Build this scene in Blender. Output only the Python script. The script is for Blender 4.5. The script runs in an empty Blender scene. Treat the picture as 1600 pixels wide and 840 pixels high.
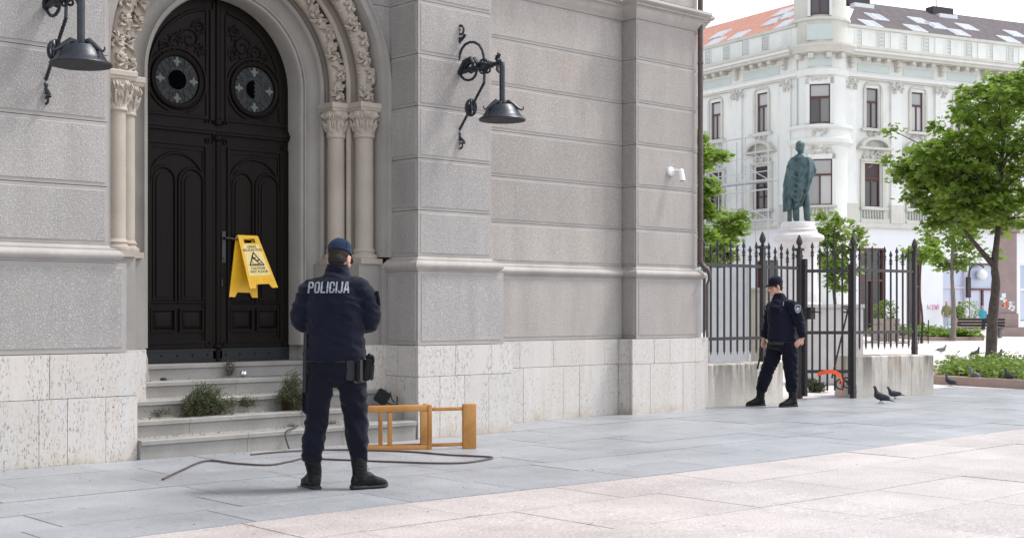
import bpy, bmesh, math, random
import numpy as np
from math import sin, cos, pi, radians, sqrt, atan2, hypot
from mathutils import Matrix, Vector, noise
from mathutils.bvhtree import BVHTree
random.seed(7)
SC = bpy.context.scene
COL = SC.collection
R_ = random.Random(11)
# ------------------------------------------------------------------ camera, world, sun, exposure
FPX, YH, CAMZ, HEAD = 2043.0, 483.8, 1.32, radians(47.7)
cd = bpy.data.cameras.new('camera'); cam = bpy.data.objects.new('camera', cd); COL.objects.link(cam)
cd.sensor_width = 36; cd.lens = FPX/1600*36; cd.shift_y = (YH-420)/1600; cd.clip_start = .05; cd.clip_end = 3000
cam.location = (0, 0, CAMZ); cam.rotation_euler = (pi/2, 0, HEAD-pi/2); SC.camera = cam
SUN_EL, SUN_AZ = radians(58), radians(-26)          # direction to the sun, azimuth from +X
w = bpy.data.worlds.new('World'); SC.world = w; w.use_nodes = True
nt = w.node_tree; nt.nodes.clear()
sky = nt.nodes.new('ShaderNodeTexSky'); sky.sky_type = 'NISHITA'; sky.sun_disc = False
sky.sun_elevation = SUN_EL; sky.sun_rotation = pi/2-SUN_AZ; sky.air_density = 1.0; sky.dust_density = 1.0; sky.ozone_density = 1.0
bg = nt.nodes.new('ShaderNodeBackground'); bg.inputs[1].default_value = .15
wo = nt.nodes.new('ShaderNodeOutputWorld')
hs = nt.nodes.new('ShaderNodeHueSaturation'); hs.inputs['Saturation'].default_value = .27   # thin white overcast
nt.links.new(sky.outputs[0], hs.inputs['Color']); nt.links.new(hs.outputs[0], bg.inputs[0]); nt.links.new(bg.outputs[0], wo.inputs[0])
sd = bpy.data.lights.new('sun', 'SUN'); sd.energy = 1.5; sd.angle = radians(11); sd.color = (1, .965, .93)
sun = bpy.data.objects.new('sun', sd); COL.objects.link(sun)
sun.rotation_euler = Vector((cos(SUN_EL)*cos(SUN_AZ), cos(SUN_EL)*sin(SUN_AZ), sin(SUN_EL))).to_track_quat('Z', 'Y').to_euler()
vs = SC.view_settings; vs.view_transform = 'Standard'; vs.look = 'None'; vs.exposure = 1.22; vs.gamma = 1
SC.cycles.max_bounces = 6; SC.cycles.use_denoising = True

# ------------------------------------------------------------------ survey helpers (photo measure -> metres in the place)
_F = Vector((cos(HEAD), sin(HEAD))); _R = Vector((sin(HEAD), -cos(HEAD)))
def ray(x): return _F+_R*((x-800)/FPX)
def onY(x, y, Y): d = ray(x); t = Y/d.y; return Vector((d.x*t, Y, CAMZ+(YH-y)/FPX*t))
def onX(x, y, X): d = ray(x); t = X/d.x; return Vector((X, d.y*t, CAMZ+(YH-y)/FPX*t))
def onZ(x, y, z=0.): t = (z-CAMZ)*FPX/(YH-y); d = ray(x); return Vector((d.x*t, d.y*t, z))
def dep(x, y, t): d = ray(x); return Vector((d.x*t, d.y*t, CAMZ+(YH-y)/FPX*t))
def gz(X): return .035*max(0., min(1., (8.2-X)/3.))     # the paving rises slightly towards the left

# ------------------------------------------------------------------ mesh builder
class B:
    def __init__(s, xf=None): s.v = []; s.f = []; s.m = []; s.xf = xf; s.mi = 0
    def add(s, vs, fs):
        o = len(s.v)
        if s.xf is not None: vs = [s.xf @ Vector(v) for v in vs]
        s.v += [tuple(v) for v in vs]; s.f += [tuple(o+i for i in f) for f in fs]; s.m += [s.mi]*len(fs); return s
    def box(s, x0, x1, y0, y1, z0, z1):
        if x0 > x1: x0, x1 = x1, x0
        if y0 > y1: y0, y1 = y1, y0
        return s.add([(x0,y0,z0),(x1,y0,z0),(x1,y1,z0),(x0,y1,z0),(x0,y0,z1),(x1,y0,z1),(x1,y1,z1),(x0,y1,z1)],
                     [(0,3,2,1),(4,5,6,7),(0,1,5,4),(1,2,6,5),(2,3,7,6),(3,0,4,7)])
    def prism(s, poly, d0, d1, axis='y'):
        n = len(poly)
        def P(a, b, d): return (a, d, b) if axis == 'y' else ((a, b, d) if axis == 'z' else (d, a, b))
        vs = [P(a, b, d0) for a, b in poly]+[P(a, b, d1) for a, b in poly]
        fs = [tuple(range(n)), tuple(range(2*n-1, n-1, -1))]+[(i, i+n, (i+1) % n+n, (i+1) % n) for i in range(n)]
        return s.add(vs, fs)
    def loft(s, rings, cap=True, closed=True):
        n = len(rings[0]); vs = [p for r in rings for p in r]; fs = []
        for i in range(len(rings)-1):
            for j in range(n if closed else n-1):
                k = (j+1) % n; fs.append((i*n+j, i*n+k, (i+1)*n+k, (i+1)*n+j))
        if cap and closed: fs += [tuple(range(n-1, -1, -1)), tuple(range((len(rings)-1)*n, len(rings)*n))]
        return s.add(vs, fs)
    def tube(s, pts, r, n=8, cap=True):
        pts = [Vector(p) for p in pts]; N = len(pts)
        rr = r if hasattr(r, '__len__') else [r]*N
        rings = []; up = None
        for i, p in enumerate(pts):
            t = (pts[min(i+1, N-1)]-pts[max(i-1, 0)])
            t = t.normalized() if t.length > 1e-9 else Vector((0, 0, 1))
            if up is None:
                up = Vector((0, 0, 1)) if abs(t.z) < .9 else Vector((1, 0, 0))
            a = up-t*up.dot(t)
            if a.length < 1e-4: a = t.orthogonal()
            a.normalize(); b = t.cross(a); up = a
            rings.append([p+(a*cos(2*pi*k/n)+b*sin(2*pi*k/n))*rr[i] for k in range(n)])
        return s.loft(rings, cap)
    def lathe(s, prof, n=24, c=(0, 0, 0), a0=0, a1=2*pi):
        full = abs(a1-a0-2*pi) < 1e-6; m = n if full else n+1
        rings = [[(c[0]+r*cos(a0+(a1-a0)*k/n), c[1]+r*sin(a0+(a1-a0)*k/n), c[2]+z) for k in range(m)] for r, z in prof]
        return s.loft(rings, cap=full, closed=full)
    def ell(s, c, rx, ry, rz, n=12, m=8, rot=None):
        c = Vector(c); rings = []
        for i in range(m+1):
            a = -pi/2+pi*(i+.02 if i == 0 else (i-.02 if i == m else i))/m
            ring = [Vector((rx*cos(a)*cos(2*pi*k/n), ry*cos(a)*sin(2*pi*k/n), rz*sin(a))) for k in range(n)]
            rings.append([c+(rot @ p if rot is not None else p) for p in ring])
        return s.loft(rings)
    def mesh(s, name, mats, smooth=40):
        me = bpy.data.meshes.new(name); me.from_pydata(s.v, [], s.f)
        for m in (mats if isinstance(mats, (list, tuple)) else [mats]): me.materials.append(m)
        if any(s.m): me.polygons.foreach_set('material_index', s.m)
        fixn(me)
        if smooth: shade(me, smooth)
        return me
    def obj(s, name, mats, parent=None, smooth=40, **k): return link(name, s.mesh(name, mats, smooth), parent, **k)
def fixn(me):
    bm = bmesh.new(); bm.from_mesh(me); bmesh.ops.recalc_face_normals(bm, faces=bm.faces); bm.to_mesh(me); bm.free()
def shade(me, ang=40):
    me.polygons.foreach_set('use_smooth', [True]*len(me.polygons))
    if ang < 180: me.set_sharp_from_angle(angle=radians(ang))
def link(name, me, parent=None, world=True, label=None, kind=None):
    o = bpy.data.objects.new(name, me); COL.objects.link(o)
    if parent is not None:
        o.parent = parent
        if world and parent.parent is None: o.matrix_parent_inverse = parent.matrix_basis.inverted()
    if label: o['label'] = label
    if kind: o['kind'] = kind
    return o
def tag(o, label, cat, group=None):
    o['label'] = label; o['category'] = cat
    if group: o['group'] = group
    return o
def thing(name, loc, label, cat, group=None, rz=0):
    o = bpy.data.objects.new(name, None); COL.objects.link(o); o.location = loc; o.rotation_euler = (0, 0, rz); o.empty_display_size = .1
    return tag(o, label, cat, group)
def structure(o): o['kind'] = 'structure'; return o
def copy_tree(o, parent=None):
    c = o.copy(); COL.objects.link(c)
    if parent is not None:
        mpi = o.matrix_parent_inverse.copy(); c.parent = parent; c.matrix_parent_inverse = mpi
    for ch in list(o.children): copy_tree(ch, c)
    return c
def fuse(b, voxel, name, mats, it=3, wr=None, fac=.5):
    me = bpy.data.meshes.new('tmp'); me.from_pydata(b.v, [], b.f); fixn(me)
    o = bpy.data.objects.new('tmp', me); COL.objects.link(o)
    md = o.modifiers.new('r', 'REMESH'); md.mode = 'VOXEL'; md.voxel_size = voxel
    if it: sm = o.modifiers.new('s', 'SMOOTH'); sm.iterations = it; sm.factor = fac
    dg = bpy.context.evaluated_depsgraph_get(); r = bpy.data.meshes.new_from_object(o.evaluated_get(dg)); r.name = name
    bpy.data.objects.remove(o); bpy.data.meshes.remove(me)
    if wr:
        n = len(r.vertices); co = np.empty(n*3); no = np.empty(n*3); r.vertices.foreach_get('co', co)
        no = np.array([v.normal[:] for v in r.vertices]).reshape(-1); co = co.reshape(-1, 3); no = no.reshape(-1, 3)
        co += no*np.array([wr(Vector(c)) for c in co])[:, None]; r.vertices.foreach_set('co', co.reshape(-1)); r.update()
    r.materials.clear()
    for m in (mats if isinstance(mats, (list, tuple)) else [mats]): r.materials.append(m)
    shade(r, 180)
    return r
# ------------------------------------------------------------------ materials
class MT:
    def __init__(s, name, rough=.7, spec=.3):
        s.m = bpy.data.materials.new(name); s.m.use_nodes = True; s.t = s.m.node_tree; s.b = s.t.nodes['Principled BSDF']
        s.b.inputs['Roughness'].default_value = rough; s.b.inputs['Specular IOR Level'].default_value = spec; s._c = {}
    def n(s, typ, out=0, props=None, **ins):
        nd = s.t.nodes.new('ShaderNode'+typ)
        for k, v in (props or {}).items(): setattr(nd, k, v)
        for k, v in ins.items():
            k = int(k[1:]) if k[0] == '_' else k.replace('__', ' ')
            if isinstance(v, bpy.types.NodeSocket): s.t.links.new(v, nd.inputs[k])
            else: nd.inputs[k].default_value = v
        return nd.outputs[out]
    def pos(s, sc=(1, 1, 1), obj=False):
        p = s.n('TexCoord', out=3) if obj else s.n('NewGeometry')
        return s.n('Mapping', props={'vector_type': 'POINT'}, Vector=p, Scale=sc)
    def noise(s, scale, detail=3, rough=.55, sc=(1, 1, 1), obj=False, dist=0):
        return s.n('TexNoise', Vector=s.pos(sc, obj), Scale=scale, Detail=detail, Roughness=rough, Distortion=dist)
    def ramp(s, f, *stops):
        nd = s.t.nodes.new('ShaderNodeValToRGB'); cr = nd.color_ramp
        while len(cr.elements) < len(stops): cr.elements.new(.5)
        for e, (p, c) in zip(cr.elements, stops):
            e.position = p; e.color = (*c, 1) if hasattr(c, '__len__') else (c, c, c, 1)
        s.t.links.new(f, nd.inputs[0]); return nd.outputs[0]
    def mix(s, f, a, b, mode='MIX'):
        nd = s.t.nodes.new('ShaderNodeMix'); nd.data_type = 'RGBA'; nd.blend_type = mode
        for i, v in ((0, f), (6, a), (7, b)):
            if isinstance(v, bpy.types.NodeSocket): s.t.links.new(v, nd.inputs[i])
            elif i == 0: nd.inputs[0].default_value = v
            else: nd.inputs[i].default_value = (*v, 1) if len(v) == 3 else v
        return nd.outputs[2]
    def math(s, op, a, b=0.): return s.n('Math', props={'operation': op}, _0=a, _1=b)
    def objrand(s): return s.n('ObjectInfo', out=5)
    def island(s): return s.n('NewGeometry', out=8)
    def col(s, c):
        if isinstance(c, bpy.types.NodeSocket): s.t.links.new(c, s.b.inputs['Base Color'])
        else: s.b.inputs['Base Color'].default_value = (*c, 1)
        return s
    def bump(s, h, strength=.3, dist=.01):
        o = s.n('Bump', Strength=strength, Distance=dist, Height=h); s.t.links.new(o, s.b.inputs['Normal']); return s
    def rough(s, r): s.t.links.new(r, s.b.inputs['Roughness']); return s
def vary(m, base, amt, f): return m.mix(f, tuple(c*(1-amt) for c in base), tuple(min(1, c*(1+amt)) for c in base))
def granite(name, base, speck=.5, var=.12, warm=None):
    m = MT(name, .85, .25)
    c = vary(m, base, var, m.ramp(m.noise(1.3, 4), (.3, 0.), (.7, 1.)))
    if warm: c = m.mix(m.math('MULTIPLY', m.ramp(m.noise(.9, 3, sc=(1, 1, .5)), (.5, 0.), (.72, 1.)), .45), c, warm)
    c = m.mix(.5, c, vary(m, base, .22, m.objrand()))
    st = m.ramp(m.noise(2.2, 5, .6, sc=(2.2, 2.2, .35)), (.35, 0.), (.75, 1.))
    c = m.mix(m.math('MULTIPLY', st, .42), c, tuple(k*.62 for k in base))
    sp = m.noise(92, 2, .6)
    c = m.mix(m.math('MULTIPLY', m.ramp(sp, (.56, 0.), (.70, 1.)), speck), c, (.80, .79, .80))
    c = m.mix(m.math('MULTIPLY', m.ramp(sp, (.30, 1.), (.44, 0.)), .38), c, tuple(k*.5 for k in base))
    m.col(c); m.bump(sp, .5, .012); return m.m
def stone(name, base, var=.12, scale=3., grime=.25, rough=.8, dirt=(.16, .15, .135)):
    m = MT(name, rough, .25)
    c = vary(m, base, var, m.ramp(m.noise(scale, 5), (.3, 0.), (.7, 1.)))
    c = m.mix(.3, c, vary(m, base, .1, m.objrand()))
    g = m.ramp(m.noise(1.6, 6, .62, sc=(1.6, 1.6, .5)), (.52, 0.), (.78, 1.))
    c = m.mix(m.math('MULTIPLY', g, grime), c, dirt)
    n = m.noise(70, 3); m.col(m.mix(.16, c, n, 'OVERLAY')); m.bump(n, .25, .004); return m.m
def travertine(name, base):
    m = MT(name, .6, .35)
    c = vary(m, base, .06, m.objrand())
    st = m.noise(5, 5, .6, sc=(3.2, 3.2, .22))
    c = m.mix(m.ramp(st, (.32, .55), (.6, 0.)), c, (.50, .44, .38))
    bl = m.noise(.9, 3); c = m.mix(m.math('MULTIPLY', m.ramp(bl, (.5, 0.), (.7, 1.)), .16), c, (.54, .43, .30))
    pit = m.noise(54, 4, .7, sc=(2.0, 2.0, .50), dist=.3)
    zone = m.ramp(m.noise(7, 3, .5, sc=(1, 1, .16)), (.33, 0.), (.56, 1.))
    pk = m.math('MULTIPLY', m.ramp(pit, (.57, 0.), (.64, 1.)), zone)
    c = m.mix(m.math('MULTIPLY', pk, .72), c, (.10, .085, .07))
    low = m.n('SeparateXYZ', out=2, _0=m.n('NewGeometry'))
    splash = m.math('MULTIPLY', m.ramp(low, (0., 1.), (.16, 0.)), m.ramp(m.noise(4, 4), (.4, 0.), (.65, .7)))
    c = m.mix(splash, c, (.36, .29, .20))
    m.col(c); m.bump(m.math('SUBTRACT', 1., pk), .6, .01); return m.m
def simple(name, base, rough=.6, var=.12, scale=8., spec=.4, metal=0., bump=.0, bscale=40.):
    m = MT(name, rough, spec); m.b.inputs['Metallic'].default_value = metal
    m.col(vary(m, base, var, m.ramp(m.noise(scale, 4, obj=True), (.3, 0.), (.7, 1.))))
    if bump: m.bump(m.noise(bscale, 4, obj=True), bump, .005)
    return m.m
def cloth(name, base, bump=.35):
    m = MT(name, .92, .12)
    n = m.noise(9, 4, .6, obj=True); c = vary(m, base, .3, m.ramp(n, (.3, 0.), (.7, 1.)))
    c = m.mix(.25, c, tuple(k*1.8 for k in base)); m.col(c)
    f = m.noise(420, 2, obj=True); m.bump(m.math('ADD', n, m.math('MULTIPLY', f, .2)), bump, .012)
    m.b.inputs['Sheen Weight'].default_value = .08; return m.m
def wood(name, a, b, scale=14., rough=.45, sc=(1, 1, .08)):
    m = MT(name, rough, .4); n = m.noise(scale, 5, .6, sc=sc, obj=True, dist=.6)
    c = m.mix(m.ramp(n, (.3, 0.), (.7, 1.)), a, b); m.col(m.mix(.3, c, vary(m, a, .25, m.objrand()))); m.bump(n, .15, .004); return m.m
def leafmat(name, a, b, trans=.35, rough=.55):
    m = MT(name, rough, .35); c = m.mix(m.island(), a, b); m.col(c)
    tr = m.n('BsdfTranslucent', Color=m.mix(.5, c, (.20, .32, .04)))
    mx = m.t.nodes.new('ShaderNodeMixShader'); mx.inputs[0].default_value = trans
    m.t.links.new(m.b.outputs[0], mx.inputs[1]); m.t.links.new(tr, mx.inputs[2])
    m.t.links.new(mx.outputs[0], m.t.nodes['Material Output'].inputs[0]); return m.m
def paving(name, base, speck, var, rough, joint=None):
    m = MT(name, rough, .55)
    c = vary(m, base, var, m.objrand())
    c = m.mix(.6, c, vary(m, base, .30, m.ramp(m.noise(.9, 6, .65), (.32, 0.), (.68, 1.))))
    st = m.ramp(m.noise(3.5, 6, .65), (.56, 0.), (.74, 1.)); c = m.mix(m.math('MULTIPLY', st, .38), c, tuple(k*.55 for k in base))
    gum = m.ramp(m.noise(16, 1, .4), (.73, 0.), (.75, 1.)); c = m.mix(m.math('MULTIPLY', gum, .6), c, tuple(k*.42 for k in base))
    c = m.mix(m.math('MULTIPLY', m.ramp(m.noise(2.3, 6, .7), (.56, 0.), (.70, 1.)), .34), c, tuple(min(1, k*1.45) for k in base))
    sp = m.noise(60, 2, .6)
    c = m.mix(m.math('MULTIPLY', m.ramp(sp, (.55, 0.), (.66, 1.)), speck), c, (.8, .78, .77))
    c = m.mix(m.math('MULTIPLY', m.ramp(sp, (.33, 1.), (.45, 0.)), speck), c, tuple(k*.6 for k in base))
    m.col(c); m.bump(sp, .06, .003); m.rough(m.ramp(m.noise(2, 4), (.3, rough-.05), (.7, rough+.12))); return m.m
M = {}
M['granite'] = granite('roughcast_granite', (.318, .301, .291), .30, warm=(.345, .29, .255))
M['granite_pale'] = granite('roughcast_granite_weathered', (.345, .316, .295), .27, warm=(.385, .30, .25))
M['margin'] = stone('dressed_granite_margin', (.325, .303, .288), .1, 4, .25)
M['joint'] = stone('mortar', (.16, .148, .138), .12, 6, .3)
M['mould'] = stone('moulding_stone', (.37, .34, .32), .12, 4, .4)
M['trav'] = travertine('travertine', (.52, .495, .475))
M['portal'] = stone('portal_grey_stone', (.275, .258, .24), .12, 3, .4)
M['beige'] = stone('portal_beige_stone', (.365, .318, .272), .10, 3, .3, dirt=(.17, .13, .10))
M['carved'] = stone('carved_stone', (.40, .35, .30), .12, 5, .2, dirt=(.15, .115, .085))
M['step'] = stone('step_stone', (.275, .262, .245), .16, 3, .6, rough=.7)
M['pave_grey'] = paving('grey_paving', (.258, .268, .285), .20, .19, .38)
M['pave_pink'] = paving('pink_paving', (.388, .345, .332), .42, .13, .45)
M['bed'] = stone('paving_joint_sand', (.07, .066, .062), .2, 9, .3)
M['iron'] = simple('wrought_iron', (.012, .013, .017), .42, .3, 30, .5, 0., .3, 60)
M['lampiron'] = simple('lamp_dark_metal', (.02, .024, .033), .38, .3, 20, .5, .3, .3, 50)
M['fence'] = simple('painted_fence_iron', (.036, .033, .035), .55, .25, 20, .35)
M['door'] = wood('dark_door_wood', (.0058, .0042, .0036), (.0105, .0075, .006), 10, .48)
M['door'].node_tree.nodes['Principled BSDF'].inputs['Specular IOR Level'].default_value = .10
M['door_metal'] = simple('door_kick_metal', (.006, .007, .010), .45, .2, 20, .3, .0)
M['leadglass'] = MT('dark_leaded_glass', .3, .2).col((.009, .010, .012)).m
M['green_glass'] = MT('pale_green_glass', .25, .6).col((.018, .032, .028)).m
M['amber_glass'] = MT('pale_amber_glass', .25, .6).col((.030, .028, .017)).m
M['lead'] = simple('lead_came', (.034, .034, .036), .6)
M['black'] = simple('matt_black', (.008, .008, .009), .6)
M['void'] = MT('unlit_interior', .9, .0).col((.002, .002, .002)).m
M['yellow'] = simple('yellow_plastic', (.80, .46, .02), .4, .06, 5, .45)
M['ink'] = simple('black_print', (.012, .012, .014), .5)
M['signcream'] = simple('pale_yellow_print', (.83, .66, .28), .45, .05)
M['oak'] = wood('varnished_pine', (.45, .215, .055), (.22, .085, .018), 15, .42, (.3, 1.3, .3))
M['navy'] = cloth('navy_uniform_cloth', (.0058, .0068, .0150))
M['navy2'] = cloth('navy_trouser_cloth', (.0046, .0052, .0110))
M['capblue'] = cloth('blue_cap_cloth', (.0075, .0165, .040))
M['skin'] = simple('skin', (.52, .29, .21), .5, .12, 14, .35)
M['hair'] = simple('dark_cropped_hair', (.02, .015, .012), .7, .4, 120, .2, 0, .6, 200)
M['boot'] = simple('black_boot_leather', (.0032, .0032, .0035), .5, .3, 20, .22, 0., .3, 60)
M['sole'] = simple('boot_rubber', (.014, .014, .014), .7)
M['belt'] = simple('black_webbing', (.010, .010, .012), .55, .2, 40)
M['silver'] = simple('reflective_silver_print', (.24, .255, .29), .4, .1, 60)
M['patch'] = simple('shield_patch_grey', (.42, .44, .47), .6)
M['gold'] = simple('gold_thread', (.60, .48, .16), .6)
M['white'] = simple('white_plastic', (.78, .79, .8), .4, .03)
M['pipe'] = simple('brown_painted_pipe', (.085, .058, .055), .5, .2, 12)
M['cable'] = simple('brown_rubber_cable', (.075, .055, .05), .6, .2, 10)
M['foil'] = simple('crumpled_foil', (.75, .75, .76), .25, .1, 30, .5, 1., .6, 60)
def streaked():
    m = MT('weathered_limestone', .85, .2); base = (.56, .52, .465)
    c = vary(m, base, .12, m.ramp(m.noise(2.5, 5), (.3, 0.), (.7, 1.)))
    st = m.ramp(m.noise(3.2, 6, .65, sc=(2.4, 2.4, .28)), (.40, 0.), (.58, 1.)); hgt = m.ramp(m.n('SeparateXYZ', out=2, _0=m.n('NewGeometry')), (.05, .15), (.62, 1.))
    c = m.mix(m.math('MULTIPLY', m.math('MULTIPLY', st, hgt), .9), c, (.13, .12, .105))
    c = m.mix(m.math('MULTIPLY', m.ramp(m.noise(1.7, 4), (.55, 0.), (.72, 1.)), .4), c, (.50, .36, .22))
    n = m.noise(45, 4); m.col(m.mix(.2, c, n, 'OVERLAY')); m.bump(n, .4, .006); return m.m
M['wallstone'] = streaked()
M['cabinet'] = simple('beige_cabinet_paint', (.47, .43, .36), .55, .06)
M['panelgrey'] = simple('pale_grey_board', (.62, .65, .68), .5, .05)
M['orange'] = simple('orange_red_tape', (.85, .10, .02), .45, .1)
M['marble'] = stone('pale_pedestal_marble', (.57, .55, .545), .1, 4, .35, dirt=(.35, .29, .28))
M['bronze'] = simple('green_bronze_patina', (.050, .088, .094), .5, .45, 6, .5, .35, .3, 20)
M['leaf'] = leafmat('maple_leaf', (.10, .175, .020), (.235, .335, .055), .5)
M['leaf_light'] = leafmat('fresh_leaf', (.10, .17, .03), (.21, .29, .055), .42)
M['leaf_dark'] = leafmat('shade_leaf', (.035, .075, .018), (.075, .13, .03), .3)
M['weed'] = leafmat('weed_leaf', (.022, .034, .014), (.062, .085, .036), .2)
M['twig'] = simple('red_brown_twig', (.11, .045, .03), .7)
M['bark'] = simple('dark_bark', (.07, .058, .05), .85, .35, 14, .2, 0, .8, 40)
M['bark_pale'] = simple('grey_bark', (.19, .165, .15), .85, .3, 14, .2, 0, .8, 40)
M['soil'] = simple('planter_soil', (.05, .035, .022), .9, .4, 20, .1, 0, .8, 60)
M['kerb'] = stone('planter_kerb_granite', (.34, .25, .22), .12, 6, .3)
M['pigeon'] = simple('slate_pigeon_feathers', (.028, .030, .042), .6, .4, 18)
M['pigeon2'] = simple('pale_pigeon_feathers', (.17, .175, .195), .65, .4, 18)
# ------------------------------------------------------------------ ground and paving
def plazamat():
    m = MT('plaza_paving', .6, .3); p = m.pos((1, 1, 1))
    br = m.n('TexBrick', Vector=p, Color1=(.56, .515, .495, 1), Color2=(.51, .47, .45, 1), Mortar=(.30, .27, .26, 1), Scale=1., Mortar__Size=.006, Brick__Width=1.2, Row__Height=.8)
    m.col(m.mix(.3, br, m.mix(m.noise(1.5, 5), (.42, .38, .36), (.66, .61, .6)))); return m.m
M['plaza'] = plazamat()
b = B(); b.add([(-400, -400, -.05), (400, -400, -.05), (400, 400, -.05), (-400, 400, -.05)], [(0, 1, 2, 3)])
structure(b.obj('ground', stone('distant_ground', (.42, .39, .37), .1, .3, .2), smooth=0))
b = B(); b.box(13.6, 150, -30, 100, -.2, -.004)
structure(b.obj('plaza', M['plaza'], smooth=0))
pv = B(); xs = [-6+.4*i for i in range(50)]; ys = [-2, 2, 7, 11.6]
pv.add([(x, y, gz(x)-.007) for y in ys for x in xs], [(j*50+i, j*50+i+1, (j+1)*50+i+1, (j+1)*50+i) for j in range(3) for i in range(49)])
pave = structure(pv.obj('pavement', M['bed'], smooth=0))
def in_view(x, y, pad=330):
    t = x*_F.x+y*_F.y
    if t < 2.5: return False
    u = 800+FPX*(x*_R.x+y*_R.y)/t; yy = YH+(CAMZ)*FPX/t
    return -pad < u < 1600+pad and yy < 840+pad
rs = random.Random(3)
def slab(x0, x1, y0, y1, mat):
    j = .0045; b = B(); x0 += j; x1 -= j; y0 += j; y1 -= j; dz = rs.uniform(-.0022, .0022); t = .0025
    q = [(x0, y0), (x1, y0), (x1, y1), (x0, y1)]
    lo = [(a, c, gz(a)-.03) for a, c in q]; hi = [(a, c, gz(a)-t+dz) for a, c in q]
    qi = [(x0+t, y0+t), (x1-t, y0+t), (x1-t, y1-t), (x0+t, y1-t)]; tp = [(a, c, gz(a)+dz+rs.uniform(-.0008, .0008)) for a, c in qi]
    b.loft([lo, [(a, c, z+.0025) for a, c, z in hi]]); b.obj('paving_slab', mat, pave, smooth=0)
def corner_view(x0, x1, y0, y1): return any(in_view(x, y) for x in (x0, (x0+x1)/2, x1) for y in (y0, (y0+y1)/2, y1))
ROWS = [(6.93, 7.53), (7.53, 8.13), (8.13, 8.72), (8.72, 9.32), (9.32, 9.92), (9.92, 10.5), (10.5, 11.5)]
for r, (y0, y1) in enumerate(ROWS):
    x = [.1, .5, -.2, .3, -.1, .4, .05][r]-.4
    while x < 20.5:
        L = rs.choice((.9, 1.05, 1.05, 1.2)); x1 = x+L
        if corner_view(x, x1, y0, y1) and not (r == 6 and x < 7.5): slab(x, x1, y0, y1, M['pave_grey'])
        x = x1
PR = [6.93, 6.2, 5.3, 4.5, 3.6, 2.8, 1.9]
for r in range(len(PR)-1):
    y0, y1 = PR[r+1], PR[r]; x = [-.3, .15, .55, -.1, .3, 0][r]-.8
    while x < 19:
        x1 = x+rs.choice((1.2, 1.3, 1.4))
        if corner_view(x, x1, y0, y1): slab(x, x1, y0, y1, M['pave_pink'])
        x = x1
# ------------------------------------------------------------------ church building
XC, ZC = 6.73, 3.62
YT, YB, YL = 10.506, 10.601, 10.556      # buttress plinth, shaft, lower granite
YW, YWT, YP = 11.467, 11.371, 11.232     # wall, wall plinth, corner pilaster
JZ = [1.872, 2.35, 2.886, 3.423, 3.959, 4.509, 5.05]
church = thing('church_building', (XC, YT, 0), 'grey granite church front with dark arched door and carved portal', 'building')
cb = lambda: B()
# hidden core masses behind the facing stones
b = B(); b.box(-3, XC-1.62, 11.50, 24, -.1, 14); b.box(XC+1.62, 13.46, 11.50, 24, -.1, 14); b.box(XC-1.62, XC+1.62, 11.92, 24, -.1, 14)
b.box(XC-1.62, XC+1.62, 11.50, 11.9, 5.4, 14)
b.obj('wall_core', M['granite'], church, smooth=0)
b = B(); b.box(8.34+.03, 9.33, 10.64, 11.5, 0, 14); b.box(3.75, 4.94, 10.64, 11.5, 0, 14); b.box(12.37, 13.48, 11.26, 11.5, 0, 14)
b.obj('buttress_core', M['joint'], church, smooth=0)
def ashlar(x0, x1, y0, y1, z0, z1, faces, mats, name='granite_block', ins=.034, dep_=.006, g=.003):
    bm = bmesh.new(); b = B(); b.box(x0+g, x1-g, y0, y1, z0+g, z1-g); me = b.mesh('x', mats[0], 0); bm.from_mesh(me); bpy.data.meshes.remove(me)
    dirs = {'-y': (0, -1, 0), '+x': (1, 0, 0), '-x': (-1, 0, 0)}
    for f in bm.faces: f.material_index = 1
    bm.faces.ensure_lookup_table(); sel = [f for f in bm.faces if any(f.normal.dot(Vector(dirs[k])) > .9 for k in faces)]
    for f in sel:
        r = bmesh.ops.inset_individual(bm, faces=[f], thickness=.006, depth=-.0)
    r = bmesh.ops.inset_individual(bm, faces=sel, thickness=ins, depth=0)
    r = bmesh.ops.inset_individual(bm, faces=sel, thickness=.008, depth=dep_)
    for f in sel: f.material_index = 0
    # soften the outer arris
    me = bpy.data.meshes.new(name); bm.to_mesh(me); bm.free()
    for m in mats: me.materials.append(m)
    return link(name, me, church)
GM = (M['granite'], M['margin']); GP = (M['granite_pale'], M['margin'])
def courses(x0, x1, y0, y1, zs, faces, mats):
    for a, c in zip(zs, zs[1:]): ashlar(x0, x1, y0, y1, a, c, faces, mats)
ZR = JZ+[5.6, 6.15, 6.7]
courses(8.338, 9.347, YB, 11.13, ZR, ('-y', '-x', '+x'), GM)
courses(3.71, 4.98, YB, 11.13, [1.872, 2.37, 2.92, 3.49, 4.04, 4.6, 5.15, 5.7, 6.3], ('-y', '+x', '-x'), GM)
courses(9.36, 12.345, YW, 11.56, JZ[:6]+[5.02], ('-y',), GP)
courses(12.354, 13.501, YP, 11.53, JZ[:6]+[5.02], ('-y', '-x'), GP)
courses(9.36, 12.345, YW, 11.56, [5.29, 5.85, 6.4], ('-y',), GP); courses(12.354, 13.501, YP, 11.53, [5.29, 5.85, 6.4], ('-y', '-x'), GP)
courses(13.515, 13.68, 11.33, 12.3, JZ[:6]+[5.02], ('-y', '+x'), GP)
courses(13.515, 13.68, 11.33, 12.3, [5.29, 5.85], ('-y', '+x'), GP)
courses(2.0, 3.69, YW, 11.56, JZ, ('-y',), GM)
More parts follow.
